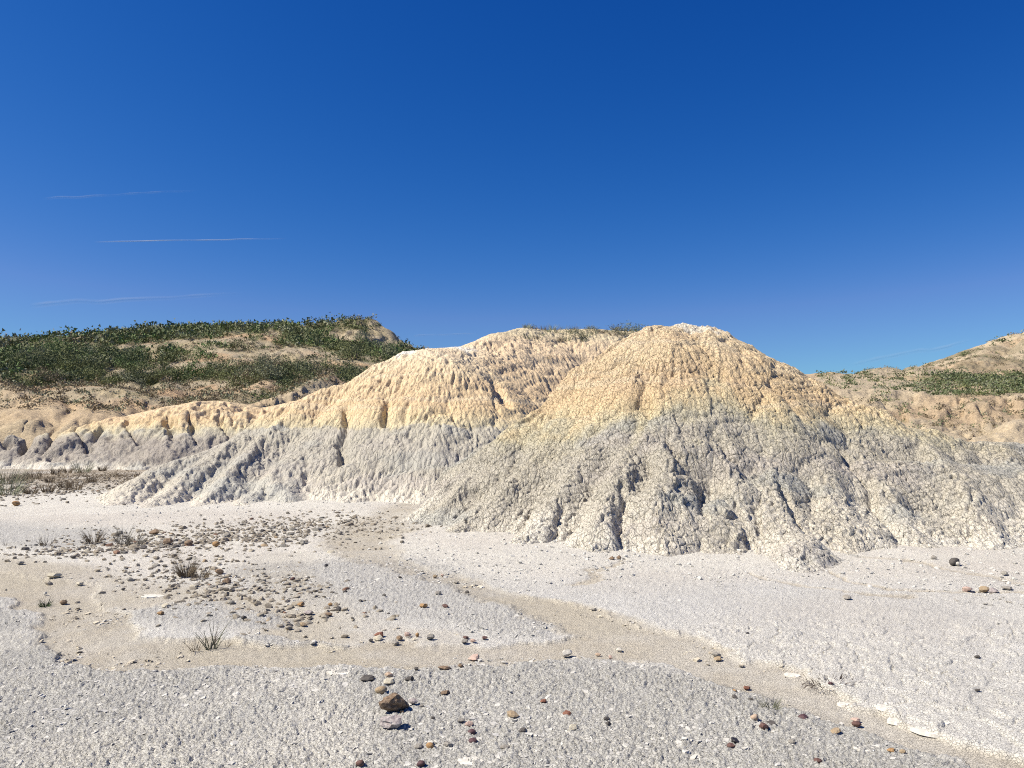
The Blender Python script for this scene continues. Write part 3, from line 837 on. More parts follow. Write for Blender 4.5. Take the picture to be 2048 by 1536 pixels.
# ------------------------------------------------------------------ stones
def ico(sub):
    import bmesh
    bm = bmesh.new(); bmesh.ops.create_icosphere(bm, subdivisions=sub, radius=1)
    v = np.array([q.co[:] for q in bm.verts]); f = np.array([[q.index for q in p.verts] for p in bm.faces])
    bm.free(); return v, f
ICO = {1: ico(1), 2: ico(2), 3: ico(3)}

def stone_mesh(name, rs, kind, sub=2):
    v, f = ICO[sub]
    n = {'round': 22, 'angular': 8, 'slab': 9}[kind]
    N = rs.normal(size=(n, 3)); N /= np.linalg.norm(N, axis=1, keepdims=True)
    dist = rs.uniform(.62, 1.0, n)
    if kind == 'slab':
        N[0] = (rs.normal() * .08, rs.normal() * .08, 1); N[1] = (rs.normal() * .08, rs.normal() * .08, -1); dist[:2] = .32
    if kind == 'round':
        dist = rs.uniform(.85, 1.0, n)
    dn = v @ N.T
    t = np.where(dn > .05, dist / np.maximum(dn, .05), 9)
    if kind == 'round':
        rad = 1 / (np.sum((1 / np.minimum(t, 9)) ** 10, axis=1) ** .1)
    else:
        rad = t.min(1)
    rad = np.minimum(rad, 1.35)
    p = v * rad[:, None]
    p *= 1 + .03 * n3(p[:, 0] * 3 + 5, p[:, 1] * 3, p[:, 2] * 3, int(rs.integers(999)))[:, None]
    p[:, :] /= np.abs(p).max(0)
    return raw_mesh(name, p, f, smooth=(kind == 'round'))

SM = {
    'brown': mat_plain('brown_stone', (0.19, 0.125, 0.08), .8, scale=3.0, col2=(0.33, 0.24, 0.165), bump=0.0075),
    'mottled': mat_plain('mottled_brown_stone', (.115, .07, .042), .85, scale=3.5, col2=(.34, .25, .175), bump=0.0100),
    'tan': mat_plain('tan_stone', (.33, .24, .15), .85, scale=2.5, col2=(.46, .36, .24), bump=0.0050),
    'cream': mat_plain('cream_stone', (.50, .44, .33), .85, scale=2.5, col2=(.62, .57, .46), bump=0.0050),
    'orange': mat_plain('ochre_stone', (0.33, 0.19, 0.085), .75, scale=2.0, col2=(0.45, 0.29, 0.15), bump=0.0030),
    'peach': mat_plain('peach_stone', (0.46, 0.33, 0.235), .8, scale=2.0, col2=(0.54, 0.42, 0.32), bump=0.0030),
    'purple': mat_plain('plum_stone', (0.085, 0.045, 0.05), .6, scale=2.0, col2=(0.14, 0.08, 0.085), bump=0.0025),
    'maroon': mat_plain('maroon_stone', (0.12, 0.065, 0.055), .65, scale=2.0, col2=(0.18, 0.105, 0.09), bump=0.0025),
    'rust': mat_plain('rust_red_stone', (0.2, 0.085, 0.055), .75, scale=2.5, col2=(0.29, 0.14, 0.095), bump=0.0040),
    'pink': mat_plain('pinkish_stone', (.48, .33, .27), .8, scale=2.5, col2=(.58, .45, .38), bump=0.0030),
    'lilac': mat_plain('lilac_grey_stone', (.24, .19, .195), .8, scale=3.0, col2=(.52, .475, .45), bump=0.0050),
    'grey': mat_plain('grey_stone', (0.27, 0.245, 0.21), .85, scale=2.5, col2=(0.38, 0.35, 0.31), bump=0.0050),
    'dark': mat_plain('dark_grey_stone', (0.075, 0.068, 0.062), .75, scale=2.5, col2=(0.14, 0.125, 0.115), bump=0.0040),
    'black': mat_plain('blackish_stone', (.018, .016, .02), .45, scale=2.0, col2=(.045, .04, .045), spec=.4, bump=0.0020),
    'white': mat_plain('white_stone', (.46, .43, .38), .85, scale=2.5, col2=(.66, .62, .55), bump=0.0040),
    'clay': mat_plain('grey_clay_clod', (.44, .425, .39), .95, scale=3.0, col2=(.54, .52, .47), bump=0.0060),
    'redbrown': mat_plain('reddish_rubble', (.22, .12, .08), .9, scale=2.2, col2=(.33, .22, .16), bump=.006, objrand=.2),
    'greyrub': mat_plain('grey_rubble', (.20, .185, .16), .9, scale=2.2, col2=(.33, .31, .275), bump=.006, objrand=.25),
    'rubble': mat_plain('weathered_rubble', (.215, .18, .135), .9, scale=2.2, col2=(.35, .305, .245), bump=0.0060, objrand=.3),
}
rs = np.random.default_rng(21)
SHAPES = {}
for k, n in (('round', 5), ('angular', 6), ('slab', 5)):
    SHAPES[k] = [stone_mesh(k + '_stone', rs, k, 2) for _ in range(n)]
_mc = {}
def shape(kind, mat, i=None):
    i = int(rs.integers(len(SHAPES[kind]))) if i is None else i % len(SHAPES[kind])
    key = (kind, i, mat)
    if key not in _mc:
        me = SHAPES[kind][i].copy(); me.name = mat + '_' + kind; me.materials.clear(); me.materials.append(SM[mat])
        _mc[key] = me
    return _mc[key]

def put_stone(name, px, py, wpx, hpx, kind, mat, label, cat='stone', group=None, deep=None, sink=.06):
    """A stone whose base shows at (px, py), wpx wide and hpx tall in photograph pixels."""
    x, y, z = on_ground(px, py)
    m = y / F
    w = wpx * m; hz = max(hpx * m * .95, .02)
    o = bpy.data.objects.new(name, shape(kind, mat))
    COL.objects.link(o)
    dp = deep if deep else float(rs.uniform(.65, 1.05))
    o.scale = (w / 2, w / 2 * dp, hz / 2 * (1 + sink))
    o.location = (x, y + w / 2 * dp * .5, z + hz / 2 * (1 - sink * .9) + .005)
    o.rotation_euler = (float(rs.uniform(-.12, .12)), float(rs.uniform(-.14, .14)), float(rs.uniform(-.5, .5)))
    tag(o, label, cat, group)
    return o

STONES = [  # px, py(base), width, height (photo pixels), shape, stone, label
 (785, 1430, 62, 38, 'angular', 'mottled', 'largest mottled brown rock in the foreground gravel'),
 (781, 1461, 46, 28, 'angular', 'lilac', 'banded whitish and purple rock just in front of the mottled brown rock'),
 (761, 1391, 26, 16, 'round', 'tan', 'warm brown rounded stone behind the mottled brown rock, nearer the wash'),
 (779, 1371, 26, 11, 'slab', 'cream', 'cream slab at the near edge of the wash beside a slate slab'),
 (736, 1364, 34, 9, 'slab', 'dark', 'thin dark slate slab at the near edge of the wash'),
 (819, 1366, 22, 11, 'slab', 'dark', 'flat dark grey stone right of the cream slab'),
 (776, 1357, 20, 10, 'angular', 'peach', 'pale peach stone behind the cream slab at the wash edge'),
 (945, 1473, 19, 13, 'round', 'purple', 'plum coloured oval stone, the farther of two plum stones in the gravel'),
 (947, 1490, 20, 11, 'round', 'purple', 'plum coloured flat stone, the nearer of two plum stones in the gravel'),
 (861, 1501, 19, 14, 'round', 'orange', 'bright ochre rounded stone in the front gravel'),
 (894, 1498, 21, 11, 'angular', 'grey', 'grey wedge shaped stone right of the bright ochre stone'),
 (838, 1500, 20, 9, 'slab', 'grey', 'flat grey stone left of the bright ochre stone'),
 (804, 1429, 10, 7, 'round', 'orange', 'tiny ochre pebble touching the right end of the mottled brown rock'),
 (826, 1413, 20, 14, 'angular', 'lilac', 'lilac grey stone behind and right of the mottled brown rock'),
 (843, 1417, 11, 6, 'round', 'grey', 'small grey pebble right of the lilac grey stone'),
 (890, 1391, 20, 7, 'slab', 'brown', 'thin brown stone alone on the gravel below the wash'),
 (865, 1442, 9, 7, 'angular', 'dark', 'small dark pebble between the banded rock and the pinkish stone'),
 (938, 1456, 19, 13, 'angular', 'pink', 'pinkish tan stone behind the two plum stones'),
 (921, 1447, 17, 8, 'angular', 'grey', 'grey stone touching the left of the pinkish tan stone'),
 (720, 1537, 20, 14, 'round', 'maroon', 'rounded maroon stone at the front edge of the gravel'),
 (842, 1537, 17, 14, 'round', 'purple', 'violet stone at the very front of the gravel, right of the maroon one'),
 (1087, 1408, 17, 6, 'slab', 'rust', 'thin rust red stone, the farther of two on the gravel'),
 (1136, 1434, 20, 8, 'slab', 'rust', 'thin rust red stone, the nearer of two on the gravel'),
 (1145, 1465, 23, 14, 'angular', 'cream', 'pale yellowish stone in the front gravel below the thin rust red stones'),
 (1025, 1440, 27, 13, 'angular', 'tan', 'dull tan stone on the gravel between the plum stones and the rust red stones'),
 (1046, 1467, 18, 8, 'slab', 'dark', 'flat dark grey stone left of the pale yellowish stone'),
 (1214, 1443, 14, 7, 'angular', 'dark', 'dark stone on the gravel right of the rust red stones'),
 (1217, 1453, 12, 4, 'slab', 'dark', 'thin dark stone just in front of another dark stone on open gravel'),
 (1009, 1500, 20, 8, 'angular', 'grey', 'low grey stone in the front gravel right of the plum stones'),
 (1132, 1316, 26, 15, 'angular', 'white', 'white rock lying on the near bank of the wash'),
 (1221, 1322, 10, 9, 'angular', 'pink', 'small pink stone in the wash right of the white rock'),
 (1196, 1314, 12, 8, 'angular', 'peach', 'small peach stone in the wash between the white and the pink rocks'),
 (1240, 1305, 14, 7, 'slab', 'white', 'pale flat stone in the wash beyond the small pink stone'),
 (950, 1322, 27, 8, 'slab', 'pink', 'long thin reddish slab lying in the wash'),
 (890, 1342, 30, 7, 'slab', 'brown', 'brown slab along the near edge of the wash'),
 (920, 1337, 12, 7, 'angular', 'brown', 'small brown stone right of the brown slab at the wash edge'),
 (832, 1343, 12, 8, 'angular', 'dark', 'dark stone at the near edge of the wash left of the brown slab'),
 (859, 1281, 19, 12, 'angular', 'grey', 'grey wedge stone, right end of the row along the far edge of the wash'),
 (758, 1276, 24, 10, 'slab', 'rust', 'brick red slab, left end of the row along the far edge of the wash'),
 (755, 1283, 20, 10, 'angular', 'cream', 'cream stone in front of the brick red slab'),
 (741, 1285, 9, 7, 'angular', 'dark', 'small dark stone at the left foot of the brick red slab'),
 (815, 1276, 16, 11, 'angular', 'pink', 'pinkish stone in the middle of the row along the wash'),
 (835, 1275, 9, 9, 'round', 'orange', 'small orange stone in the row along the wash'),
 (800, 1283, 16, 10, 'angular', 'brown', 'brown stone in the row along the wash, in front of the pinkish one'),
 (790, 1292, 16, 8, 'angular', 'grey', 'grey stone in front of the row along the wash'),
 (928, 1288, 16, 9, 'angular', 'grey', 'grey stone, the left of a pair at the tip of the blue grey lobe'),
 (946, 1287, 13, 8, 'angular', 'pink', 'pinkish stone, the right of a pair at the tip of the blue grey lobe'),
 (932, 1279, 12, 5, 'slab', 'maroon', 'small maroon slab behind the pair at the tip of the blue grey lobe'),
 (968, 1280, 14, 6, 'angular', 'maroon', 'maroon stone on the far right of the stones along the wash'),
 (848, 1217, 16, 9, 'slab', 'orange', 'orange brown slab on the blue grey lobe'),
 (890, 1217, 14, 9, 'angular', 'maroon', 'maroon stone right of the orange brown slab on the lobe'),
 (585, 1163, 13, 8, 'round', 'maroon', 'maroon stone near the left edge of the blue grey lobe'),
 (601, 1214, 16, 8, 'slab', 'orange', 'ochre slab near the lower left edge of the lobe'),
 (660, 1213, 9, 8, 'angular', 'orange', 'small ochre stone at the lower edge of the lobe'),
 (676, 1223, 12, 9, 'angular', 'dark', 'dark pointed stone at the lower edge of the lobe'),
 (653, 1135, 9, 7, 'angular', 'black', 'blackish stone on the upper end of the lobe'),
 (799, 1158, 9, 5, 'angular', 'dark', 'small dark stone near the far rim of the lobe'),
 (869, 1157, 11, 7, 'angular', 'tan', 'tan stone on the far rim of the lobe'),
 (884, 1154, 8, 5, 'angular', 'pink', 'tiny pink stone on the far rim of the lobe'),
 (912, 1168, 12, 7, 'angular', 'grey', 'grey stone on the right rim of the lobe'),
 (935, 1189, 10, 7, 'angular', 'dark', 'dark stone inside the right rim of the lobe'),
 (877, 1191, 16, 8, 'slab', 'grey', 'flat grey stone in the middle of the lobe'),
 (720, 1205, 10, 6, 'angular', 'dark', 'dark stone on the lobe, upper of two left of the orange brown slab'),
 (768, 1194, 9, 6, 'angular', 'dark', 'dark stone on the lobe, above the orange brown slab'),
 (690, 1187, 10, 5, 'slab', 'dark', 'thin dark stone in the left half of the lobe'),
 (588, 1183, 10, 6, 'round', 'grey', 'grey stone just below the maroon stone on the lobe'),
 (1511, 1444, 18, 13, 'round', 'peach', 'peach coloured rounded stone below the grey green tuft'),
 (1528, 1463, 20, 14, 'angular', 'maroon', 'squarish maroon stone in front of the peach stone'),
 (1545, 1455, 26, 6, 'slab', 'dark', 'thin dark slab leaning behind the squarish maroon stone'),
 (1608, 1441, 19, 10, 'angular', 'purple', 'dark stone with a pale chip between the tuft and the wash'),
 (1717, 1456, 22, 11, 'round', 'maroon', 'dark brown oval stone on the wash, front one of a pair'),
 (1714, 1446, 20, 7, 'slab', 'pink', 'pinkish flat stone on the wash, back one of a pair'),
 (1674, 1469, 28, 8, 'slab', 'tan', 'tan flat stone on the near bank of the wash'),
 (1785, 1508, 18, 7, 'slab', 'orange', 'orange flat stone near the front right corner of the gravel'),
 (1808, 1510, 14, 7, 'angular', 'tan', 'tan stone touching the right of the orange flat stone'),
 (1638, 1530, 18, 11, 'round', 'maroon', 'dark brown domed stone at the front right of the gravel'),
 (1470, 1490, 18, 12, 'angular', 'black', 'blackish shiny stone above a flat maroon stone'),
 (1464, 1498, 18, 6, 'slab', 'maroon', 'flat maroon stone just below the blackish shiny stone'),
 (1586, 1490, 17, 8, 'slab', 'grey', 'flat grey stone alone on gravel left of the dark brown domed stone'),
 (1468, 1387, 12, 8, 'angular', 'orange', 'ochre stone on the gravel at the edge of the wash, right half'),
 (1495, 1381, 16, 6, 'slab', 'rust', 'thin reddish stone right of the ochre stone at the wash edge'),
 (1471, 1400, 13, 6, 'slab', 'dark', 'thin dark stone just below the ochre stone at the wash edge'),
 (1503, 1404, 10, 6, 'angular', 'dark', 'small dark stone left of the grey green tuft'),
 (1432, 1316, 22, 10, 'angular', 'grey', 'grey brown rock at the far edge of the wash, right half'),
 (1437, 1323, 20, 7, 'slab', 'tan', 'tan slab lying against the grey brown rock'),
 (1662, 1381, 12, 6, 'angular', 'purple', 'dark purple stone on the bank just below the dead twigs'),
 (1912, 1132, 24, 18, 'round', 'dark', 'dark boulder at the foot of the cracked mound'),
 (1917, 1133, 11, 9, 'round', 'white', 'white stone resting against the front of the dark boulder'),
 (1869, 1119, 14, 8, 'angular', 'grey', 'grey stone on the slope foot left of the dark boulder'),
 (1938, 1185, 23, 13, 'angular', 'pink', 'leftmost of a row of four pale brown rocks on the white flat'),
 (1968, 1184, 22, 14, 'angular', 'tan', 'second rock from the left in the row of four on the white flat'),
 (1988, 1185, 22, 11, 'angular', 'lilac', 'third rock from the left in the row of four on the white flat'),
 (2018, 1182, 26, 7, 'slab', 'grey', 'long flat rock at the right end of the row of four on the white flat'),
 (2012, 1152, 14, 9, 'angular', 'grey', 'grey stone on the white flat above the row of four rocks'),
 (1696, 1200, 19, 8, 'slab', 'grey', 'lone grey stone on the smooth white flat'),
 (1956, 1318, 12, 7, 'angular', 'dark', 'dark stone on the pale flat, the farther of two at right'),
 (1956, 1385, 12, 6, 'angular', 'dark', 'dark stone on the pale flat, the nearer of two at right'),
 (1496, 1271, 9, 4, 'slab', 'black', 'small blackish stone on the pale flat in the middle distance'),
 (1238, 1119, 10, 8, 'angular', 'brown', 'brown stone at the foot of a gully in the mound, right one of two'),
 (1224, 1120, 12, 7, 'angular', 'brown', 'brown stone at the foot of a gully in the mound, left one of two'),
 (1188, 1222, 14, 5, 'slab', 'grey', 'small grey stone on the white apron below the mound'),
 (430, 1095, 16, 12, 'round', 'orange', 'ochre rounded rock in the rubble field'),
 (375, 1092, 18, 11, 'round', 'brown', 'brown rock in the rubble field, right of the two grey bushes'),
 (336, 1090, 22, 13, 'angular', 'brown', 'broad brown rock beside the grey bush in the rubble field'),
 (306, 1070, 22, 11, 'angular', 'brown', 'reddish brown rock at the upper edge of the rubble field'),
 (452, 1168, 18, 12, 'angular', 'brown', 'dark brown rock at the lower end of the rubble field'),
 (436, 1150, 20, 12, 'angular', 'brown', 'brown peaked rock right of the dry brown bush'),
 (385, 1178, 16, 9, 'angular', 'cream', 'cream rock below the dry brown bush'),
 (612, 1086, 8, 8, 'angular', 'grey', 'grey upright stone on the yellowish flat by the mound'),
 (679, 1070, 14, 7, 'slab', 'grey', 'grey stone where the tan wash leaves the mound'),
 (486, 1242, 12, 10, 'angular', 'dark', 'dark pointed stone above and right of the tall grass'),
 (615, 1231, 22, 10, 'angular', 'lilac', 'lilac grey rock on the bank left of the lobe tip'),
 (655, 1234, 18, 8, 'angular', 'brown', 'brown rock on the bank right of the lilac grey rock'),
 (605, 1255, 16, 8, 'angular', 'tan', 'tan stone on the bank below the lilac grey rock'),
 (107, 1157, 26, 10, 'slab', 'cream', 'yellowish slab on the bank at far left'),
 (158, 1172, 18, 7, 'slab', 'cream', 'yellowish slab right of the other one on the bank at far left'),
 (28, 1012, 16, 10, 'angular', 'orange', 'pale ochre rock in front of the scrub at far left'),
 (246, 1182, 9, 6, 'round', 'dark', 'small dark stone on the silt above the small lobe'),
 (320, 1232, 16, 8, 'slab', 'orange', 'ochre stone on the small blue grey lobe'),
 (90, 1192, 9, 8, 'angular', 'white', 'whitish stone behind the small green tuft'),
 (125, 1210, 20, 9, 'slab', 'brown', 'reddish slab right of the small green tuft'),
 (145, 1118, 14, 6, 'slab', 'dark', 'dark stone on the silt at far left'),
 (40, 1130, 14, 7, 'slab', 'grey', 'grey stone on the tan bank at the left edge'),
]
def craggy(seed, mat):
    v, f = ICO[3]
    q = np.random.default_rng(seed)
    N = q.normal(size=(14, 3)); N /= np.linalg.norm(N, axis=1, keepdims=True)
    dn = v @ N.T
    rad = np.where(dn > .05, q.uniform(.6, 1.0, 14) / np.maximum(dn, .05), 9).min(1)
    p = v * np.minimum(rad, 1.3)[:, None]
    for sc_, am in ((2.0, .16), (4.5, .09), (9.0, .05)):
        p *= (1 + am * (1 - 2 * np.abs(n3(p[:, 0] * sc_ + 3, p[:, 1] * sc_, p[:, 2] * sc_ * 1.6, seed))))[:, None]
    p /= np.abs(p).max(0)
    me = raw_mesh('craggy_rock', p, f, smooth=False); me.materials.append(SM[mat])
    return me
for (px, py, w, h, k, m, lab) in STONES:
    put_stone('rock' if w >= 20 else 'stone', px, py, w, h, k, m, lab, 'rock' if w >= 20 else 'stone')
for o in list(COL.objects):
    if o.get('label') == STONES[0][6]: o.data = craggy(4, 'mottled'); o.rotation_euler = (0, 0, .2)
    if o.get('label') == STONES[1][6]: o.data = craggy(9, 'lilac'); o.rotation_euler = (0, 0, -.2)

# the rubble field: every stone big enough to pick out is a thing of its own
def along(line, n, spread, rs):
    q = np.array([G(*p) for p in line]); seg = np.hypot(*(q[1:] - q[:-1]).T); cum = np.r_[0, np.cumsum(seg)]
    t = rs.uniform(0, cum[-1], n)
    x = np.interp(t, cum, q[:, 0]) + rs.normal(0, spread, n); y = np.interp(t, cum, q[:, 1]) + rs.normal(0, spread * .9, n)
    return x, y
FIELDS = [([(90, 1100), (200, 1098), (300, 1090), (400, 1085)], .45, 62, 'in the left arm of the rubble field', .030, .075),
          ([(330, 1075), (430, 1068), (520, 1062), (590, 1068)], .95, 95, 'in the upper part of the rubble field', .032, .085),
          ([(600, 1050), (680, 1040), (720, 1050)], .8, 26, 'scattered between the rubble field and the fluted mound', .03, .075),
          ([(330, 1120), (400, 1150), (440, 1190), (480, 1210)], .42, 62, 'in the lower arm of the rubble field', .022, .060),
          ([(500, 1180), (560, 1165), (600, 1230), (680, 1235), (560, 1240)], .28, 34, 'strewn between the rubble field and the blue grey lobe', .018, .042),
          ([(20, 1000), (120, 985), (220, 965)], 1.2, 22, 'among the dry scrub on the far left flat', .05, .10)]
for line, spread, n, where, a, b in FIELDS:
    xs, ys = along(line, n, spread, rs)
    zs = ground_h(xs, ys)
    for x, y, z in zip(xs, ys, zs):
        k = rs.choice(['angular', 'angular', 'angular', 'slab'])
        w = a + (b - a) * rs.random() ** 1.6
        mk = str(rs.choice(['rubble'] * 5 + ['greyrub'] * 4 + ['redbrown', 'tan', 'cream', 'dark']))
        o = bpy.data.objects.new('stone', shape(k, mk))
        COL.objects.link(o)
        hh = w * rs.uniform(.3, .6)
        o.scale = (w, w * rs.uniform(.6, 1), hh)
        o.location = (x, y, z + hh * rs.uniform(.2, .5))
        o.rotation_euler = (rs.uniform(-.25, .25), rs.uniform(-.25, .25), rs.uniform(0, 6.28))
        lb = ('larger ' if w > a + .55 * (b - a) else 'small ') + ('flat ' if k == 'slab' else 'blocky ') + dict(rubble='brown grey', greyrub='grey', redbrown='reddish brown', tan='tan', cream='cream', dark='dark grey')[mk] + ' stone ' + where
        tag(o, lb, 'stone', 'stones ' + where + (', larger' if w > a + .55 * (b - a) else ', small') + (' flat ' if k == 'slab' else ' blocky ') + mk)

def merged(name, verts, faces, mat, label, smooth=False):
    me = raw_mesh(name, verts, faces, smooth=smooth); me.materials.append(mat)
    o = link(name, me); o['kind'] = 'stuff'; o['label'] = label
    return o

def scatter_lumps(name, xs, ys, zs, size, flat, mat, label, base=None):
    v, f = base if base is not None else ICO[1]
    n = len(xs)
    A = rs.uniform(0, 6.28, n)
    sx, sy, sz = size, size * rs.uniform(.55, 1, n), size * flat * rs.uniform(.6, 1.3, n)
    jit = 1 + rs.uniform(-.42, .42, (n, len(v), 1))
    p = v[None] * jit
    tx, ty = rs.uniform(-.3, .3, n)[:, None], rs.uniform(-.3, .3, n)[:, None]
    px, py, pz = p[..., 0] * sx[:, None], p[..., 1] * sy[:, None], p[..., 2] * sz[:, None]
    pz = pz + px * tx + py * ty
    c, s = np.cos(A)[:, None], np.sin(A)[:, None]
    P_ = np.stack([px * c - py * s + np.asarray(xs)[:, None], px * s + py * c + np.asarray(ys)[:, None], pz + np.asarray(zs)[:, None] + sz[:, None] * .45], -1)
    F_ = f[None] + (np.arange(n) * len(v))[:, None, None]
    return merged(name, P_.reshape(-1, 3), F_.reshape(-1, f.shape[1]), mat, label)

M_RUB = mat_plain('rubble_chips', (.25, .215, .165), .9, scale=6.0, col2=(.40, .355, .29), bump=.01)
X_, Y_ = [], []
for line, spread, n, where, a, b in FIELDS:
    x, y = along(line, n * (13 if spread > .6 else 6), spread * 1.15, rs); X_.append(x); Y_.append(y)
x, y = np.concatenate(X_), np.concatenate(Y_)
scatter_lumps('rubble', x, y, ground_h(x, y), rs.uniform(.010, .040, len(x)), .55, M_RUB, 'small broken stone chips strewn through the rubble field')

# loose flakes of dry clay over the gravel
M_FLAKE = mat_plain('clay_flakes', (.52, .505, .465), .95, scale=9.0, col2=(.66, .635, .59), bump=.004)
hexv = np.array([(math.cos(a), math.sin(a), 0) for a in np.linspace(0, 2 * math.pi, 6)[:-1]] + [(.8 * math.cos(a + .3), .8 * math.sin(a + .3), 1) for a in np.linspace(0, 2 * math.pi, 6)[:-1]])
hexf = np.array([(5, 6, 7), (5, 7, 8), (5, 8, 9)] + [q for i in range(5) for q in ((i, (i + 1) % 5, 5 + (i + 1) % 5), (i, 5 + (i + 1) % 5, 5 + i))])
def flakes(n, rmin, rmax, test, s0, s1, mat, name, label, flat=.3):
    a = np.radians(rs.uniform(-37, 37, n)); r = np.sqrt(rs.uniform(rmin ** 2, rmax ** 2, n))
    x, y = r * np.sin(a), r * np.cos(a)
    z = ground_zones(x, y)
    k = rs.random(n) < test(x, y, z)
    x, y = x[k], y[k]
    h = ground_h(x, y)
    s_ = s0 + (s1 - s0) * rs.random(len(x)) ** 5
    scatter_lumps(name, x, y, h, s_, flat, mat, label, (hexv, hexf))
flakes(44000, 3.0, 6.6, lambda x, y, z: np.clip(z[4] + z[3], 0, 1) * (.6 + .4 * np.clip(fbm2(x * 1.2, y * 1.2, 3, 9) * 3, -1, 1)), .006, .026, M_FLAKE, 'clay_flakes', 'loose pale grey clay flakes covering the gravel')
flakes(15000, 6.6, 11, lambda x, y, z: np.clip(z[3] + .35 * (1 - z[1]), 0, 1) * (.5 + .5 * np.clip(fbm2(x * .8, y * .8, 3, 9) * 3, -1, 1)), .010, .028, M_FLAKE, 'clay_flakes', 'loose pale clay flakes on the flat beyond the wash')
M_SFLAKE = mat_plain('silt_flakes', (.54, .47, .36), .95, scale=9.0, col2=(.72, .65, .52), bump=.004)
flakes(9000, 4.6, 8.5, lambda x, y, z: z[0] * sst(-.1, .4, fbm2(x * 1.1, y * 1.1, 3, 19)), .007, .032, M_SFLAKE, 'clay_flakes', 'curled tan mud flakes lying in the wash', .35)

n = 60000
a = rs.uniform(PX(200), PX(2300), n); r = rs.uniform(8.8, 20, n)
x, y = r * np.sin(a), r * np.cos(a)
hm = np.maximum(HA(x, y), HB(x, y)); g0 = ground_h(x, y)
k = (hm > g0 - .10) & (hm < g0 + .10)
x, y = x[k][:2200], y[k][:2200]
scatter_lumps('clay_crumbs', x, y, np.maximum(hm[k][:2200], g0[k][:2200]), .006 + .026 * rs.random(len(x)) ** 3.5, .6, M_FLAKE, 'crumbs of dry clay fallen to the foot of the mounds')

# crust plates along the far bank of the wash
M_CRUST = mat_plain('clay_crust', (.66, .62, .54), .95, scale=4.0, col2=(.84, .80, .72), bump=.02)
def plate(px, py, w, h, label):
    x, y, z = on_ground(px, py)
    m = y / F
    n = 22
    a = np.linspace(0, 2 * math.pi, n, endpoint=False)
    rad = 1 + .22 * n2(np.cos(a) * 1.6 + px, np.sin(a) * 1.6 + py, 3) + .1 * n2(np.cos(a) * 5 + px, np.sin(a) * 5, 4)
    W_, D_ = w * m / 2, min(w * m * .4, h * m * CAMZ / 1.0 * 3)
    ring = np.stack([np.cos(a) * rad * W_, np.sin(a) * rad * D_], -1)
    t = max(.012, h * m * .22)
    v = [(q[0] * 1.0, q[1], -t * .6) for q in ring] + [(q[0], q[1], t * (.75 + .3 * math.sin(i * 2.1))) for i, q in enumerate(ring)] + [(q[0] * .6, q[1] * .6, t * .8) for q in ring] + [(0, 0, t * .6)]
    f = []
    for i in range(n):
        j = (i + 1) % n
        f += [(i, j, n + j), (i, n + j, n + i), (n + i, n + j, 2 * n + j), (n + i, 2 * n + j, 2 * n + i), (2 * n + i, 2 * n + j, 3 * n)]
    me = raw_mesh('clay_plate', v, f, smooth=False); me.materials.append(M_CRUST)
    o = link('clay_plate', me); o.location = (x, y + D_ * .6, z); o.rotation_euler = (R(-2), R(2), 0)
    tag(o, label, 'clay plate')
for p in [(1778, 1420, 42, 16, 'pale curled clay plate on the far bank of the wash, right of the yellow clod'),
          (1868, 1474, 66, 20, 'largest pale clay plate with a dark undercut edge at the right bank'),
          (1886, 1450, 36, 14, 'pale clay plate just behind the largest one on the right bank'),
          (1800, 1449, 44, 9, 'thin tan clay plate lying in the wash, left of the largest plate'),
          (1588, 1354, 30, 9, 'narrow whitish clay plate in the wash left of the dead twigs'),
          (1690, 1412, 26, 10, 'yellowish clay plate at the edge of the wash below the dead twigs'),
          (1735, 1505, 44, 18, 'ragged grey clay clod with a black shadow in the front gravel'),
          (938, 1530, 50, 10, 'pinkish flat crust at the very front of the gravel'),
          (680, 1349, 60, 9, 'broken crust rim along the near edge of the wash'),
          (300, 1195, 40, 8, 'thin crust ledge at the upper edge of the small lobe')]:
    plate(*p)

# ------------------------------------------------------------------ plants
def blades(name, n, h, spread, width, lean, mat, seg=4, curl=.6, rs=rs, droop=0.0):
    V, Fc = [], []
    for i in range(n):
        a = rs.uniform(0, 6.28); r0 = spread * .35 * math.sqrt(rs.random())
        b = a + rs.uniform(-.6, .6); L = h * rs.uniform(.55, 1.05); ln = lean * rs.uniform(.2, 1.2)
        w = width * rs.uniform(.7, 1.2)
        p = np.array([r0 * math.cos(a), r0 * math.sin(a), -.01]); el = math.pi / 2 - ln * .5
        sx, sy = -math.sin(b + 1.2), math.cos(b + 1.2)
        k0 = len(V)
        for s_ in range(seg + 1):
            ww = w * (1 - (s_ / seg) ** 1.5) * .5 + .0004
            V += [(p[0] - sx * ww, p[1] - sy * ww, p[2]), (p[0] + sx * ww, p[1] + sy * ww, p[2])]
            p = p + L / seg * np.array([math.cos(el) * math.cos(b), math.cos(el) * math.sin(b), math.sin(el)])
            el -= curl * ln / seg * (1 + droop * s_)
        for s_ in range(seg):
            q = k0 + 2 * s_
            Fc += [(q, q + 1, q + 3, q + 2)]
    me = raw_mesh(name, V, Fc, smooth=True); me.materials.append(mat)
    return me

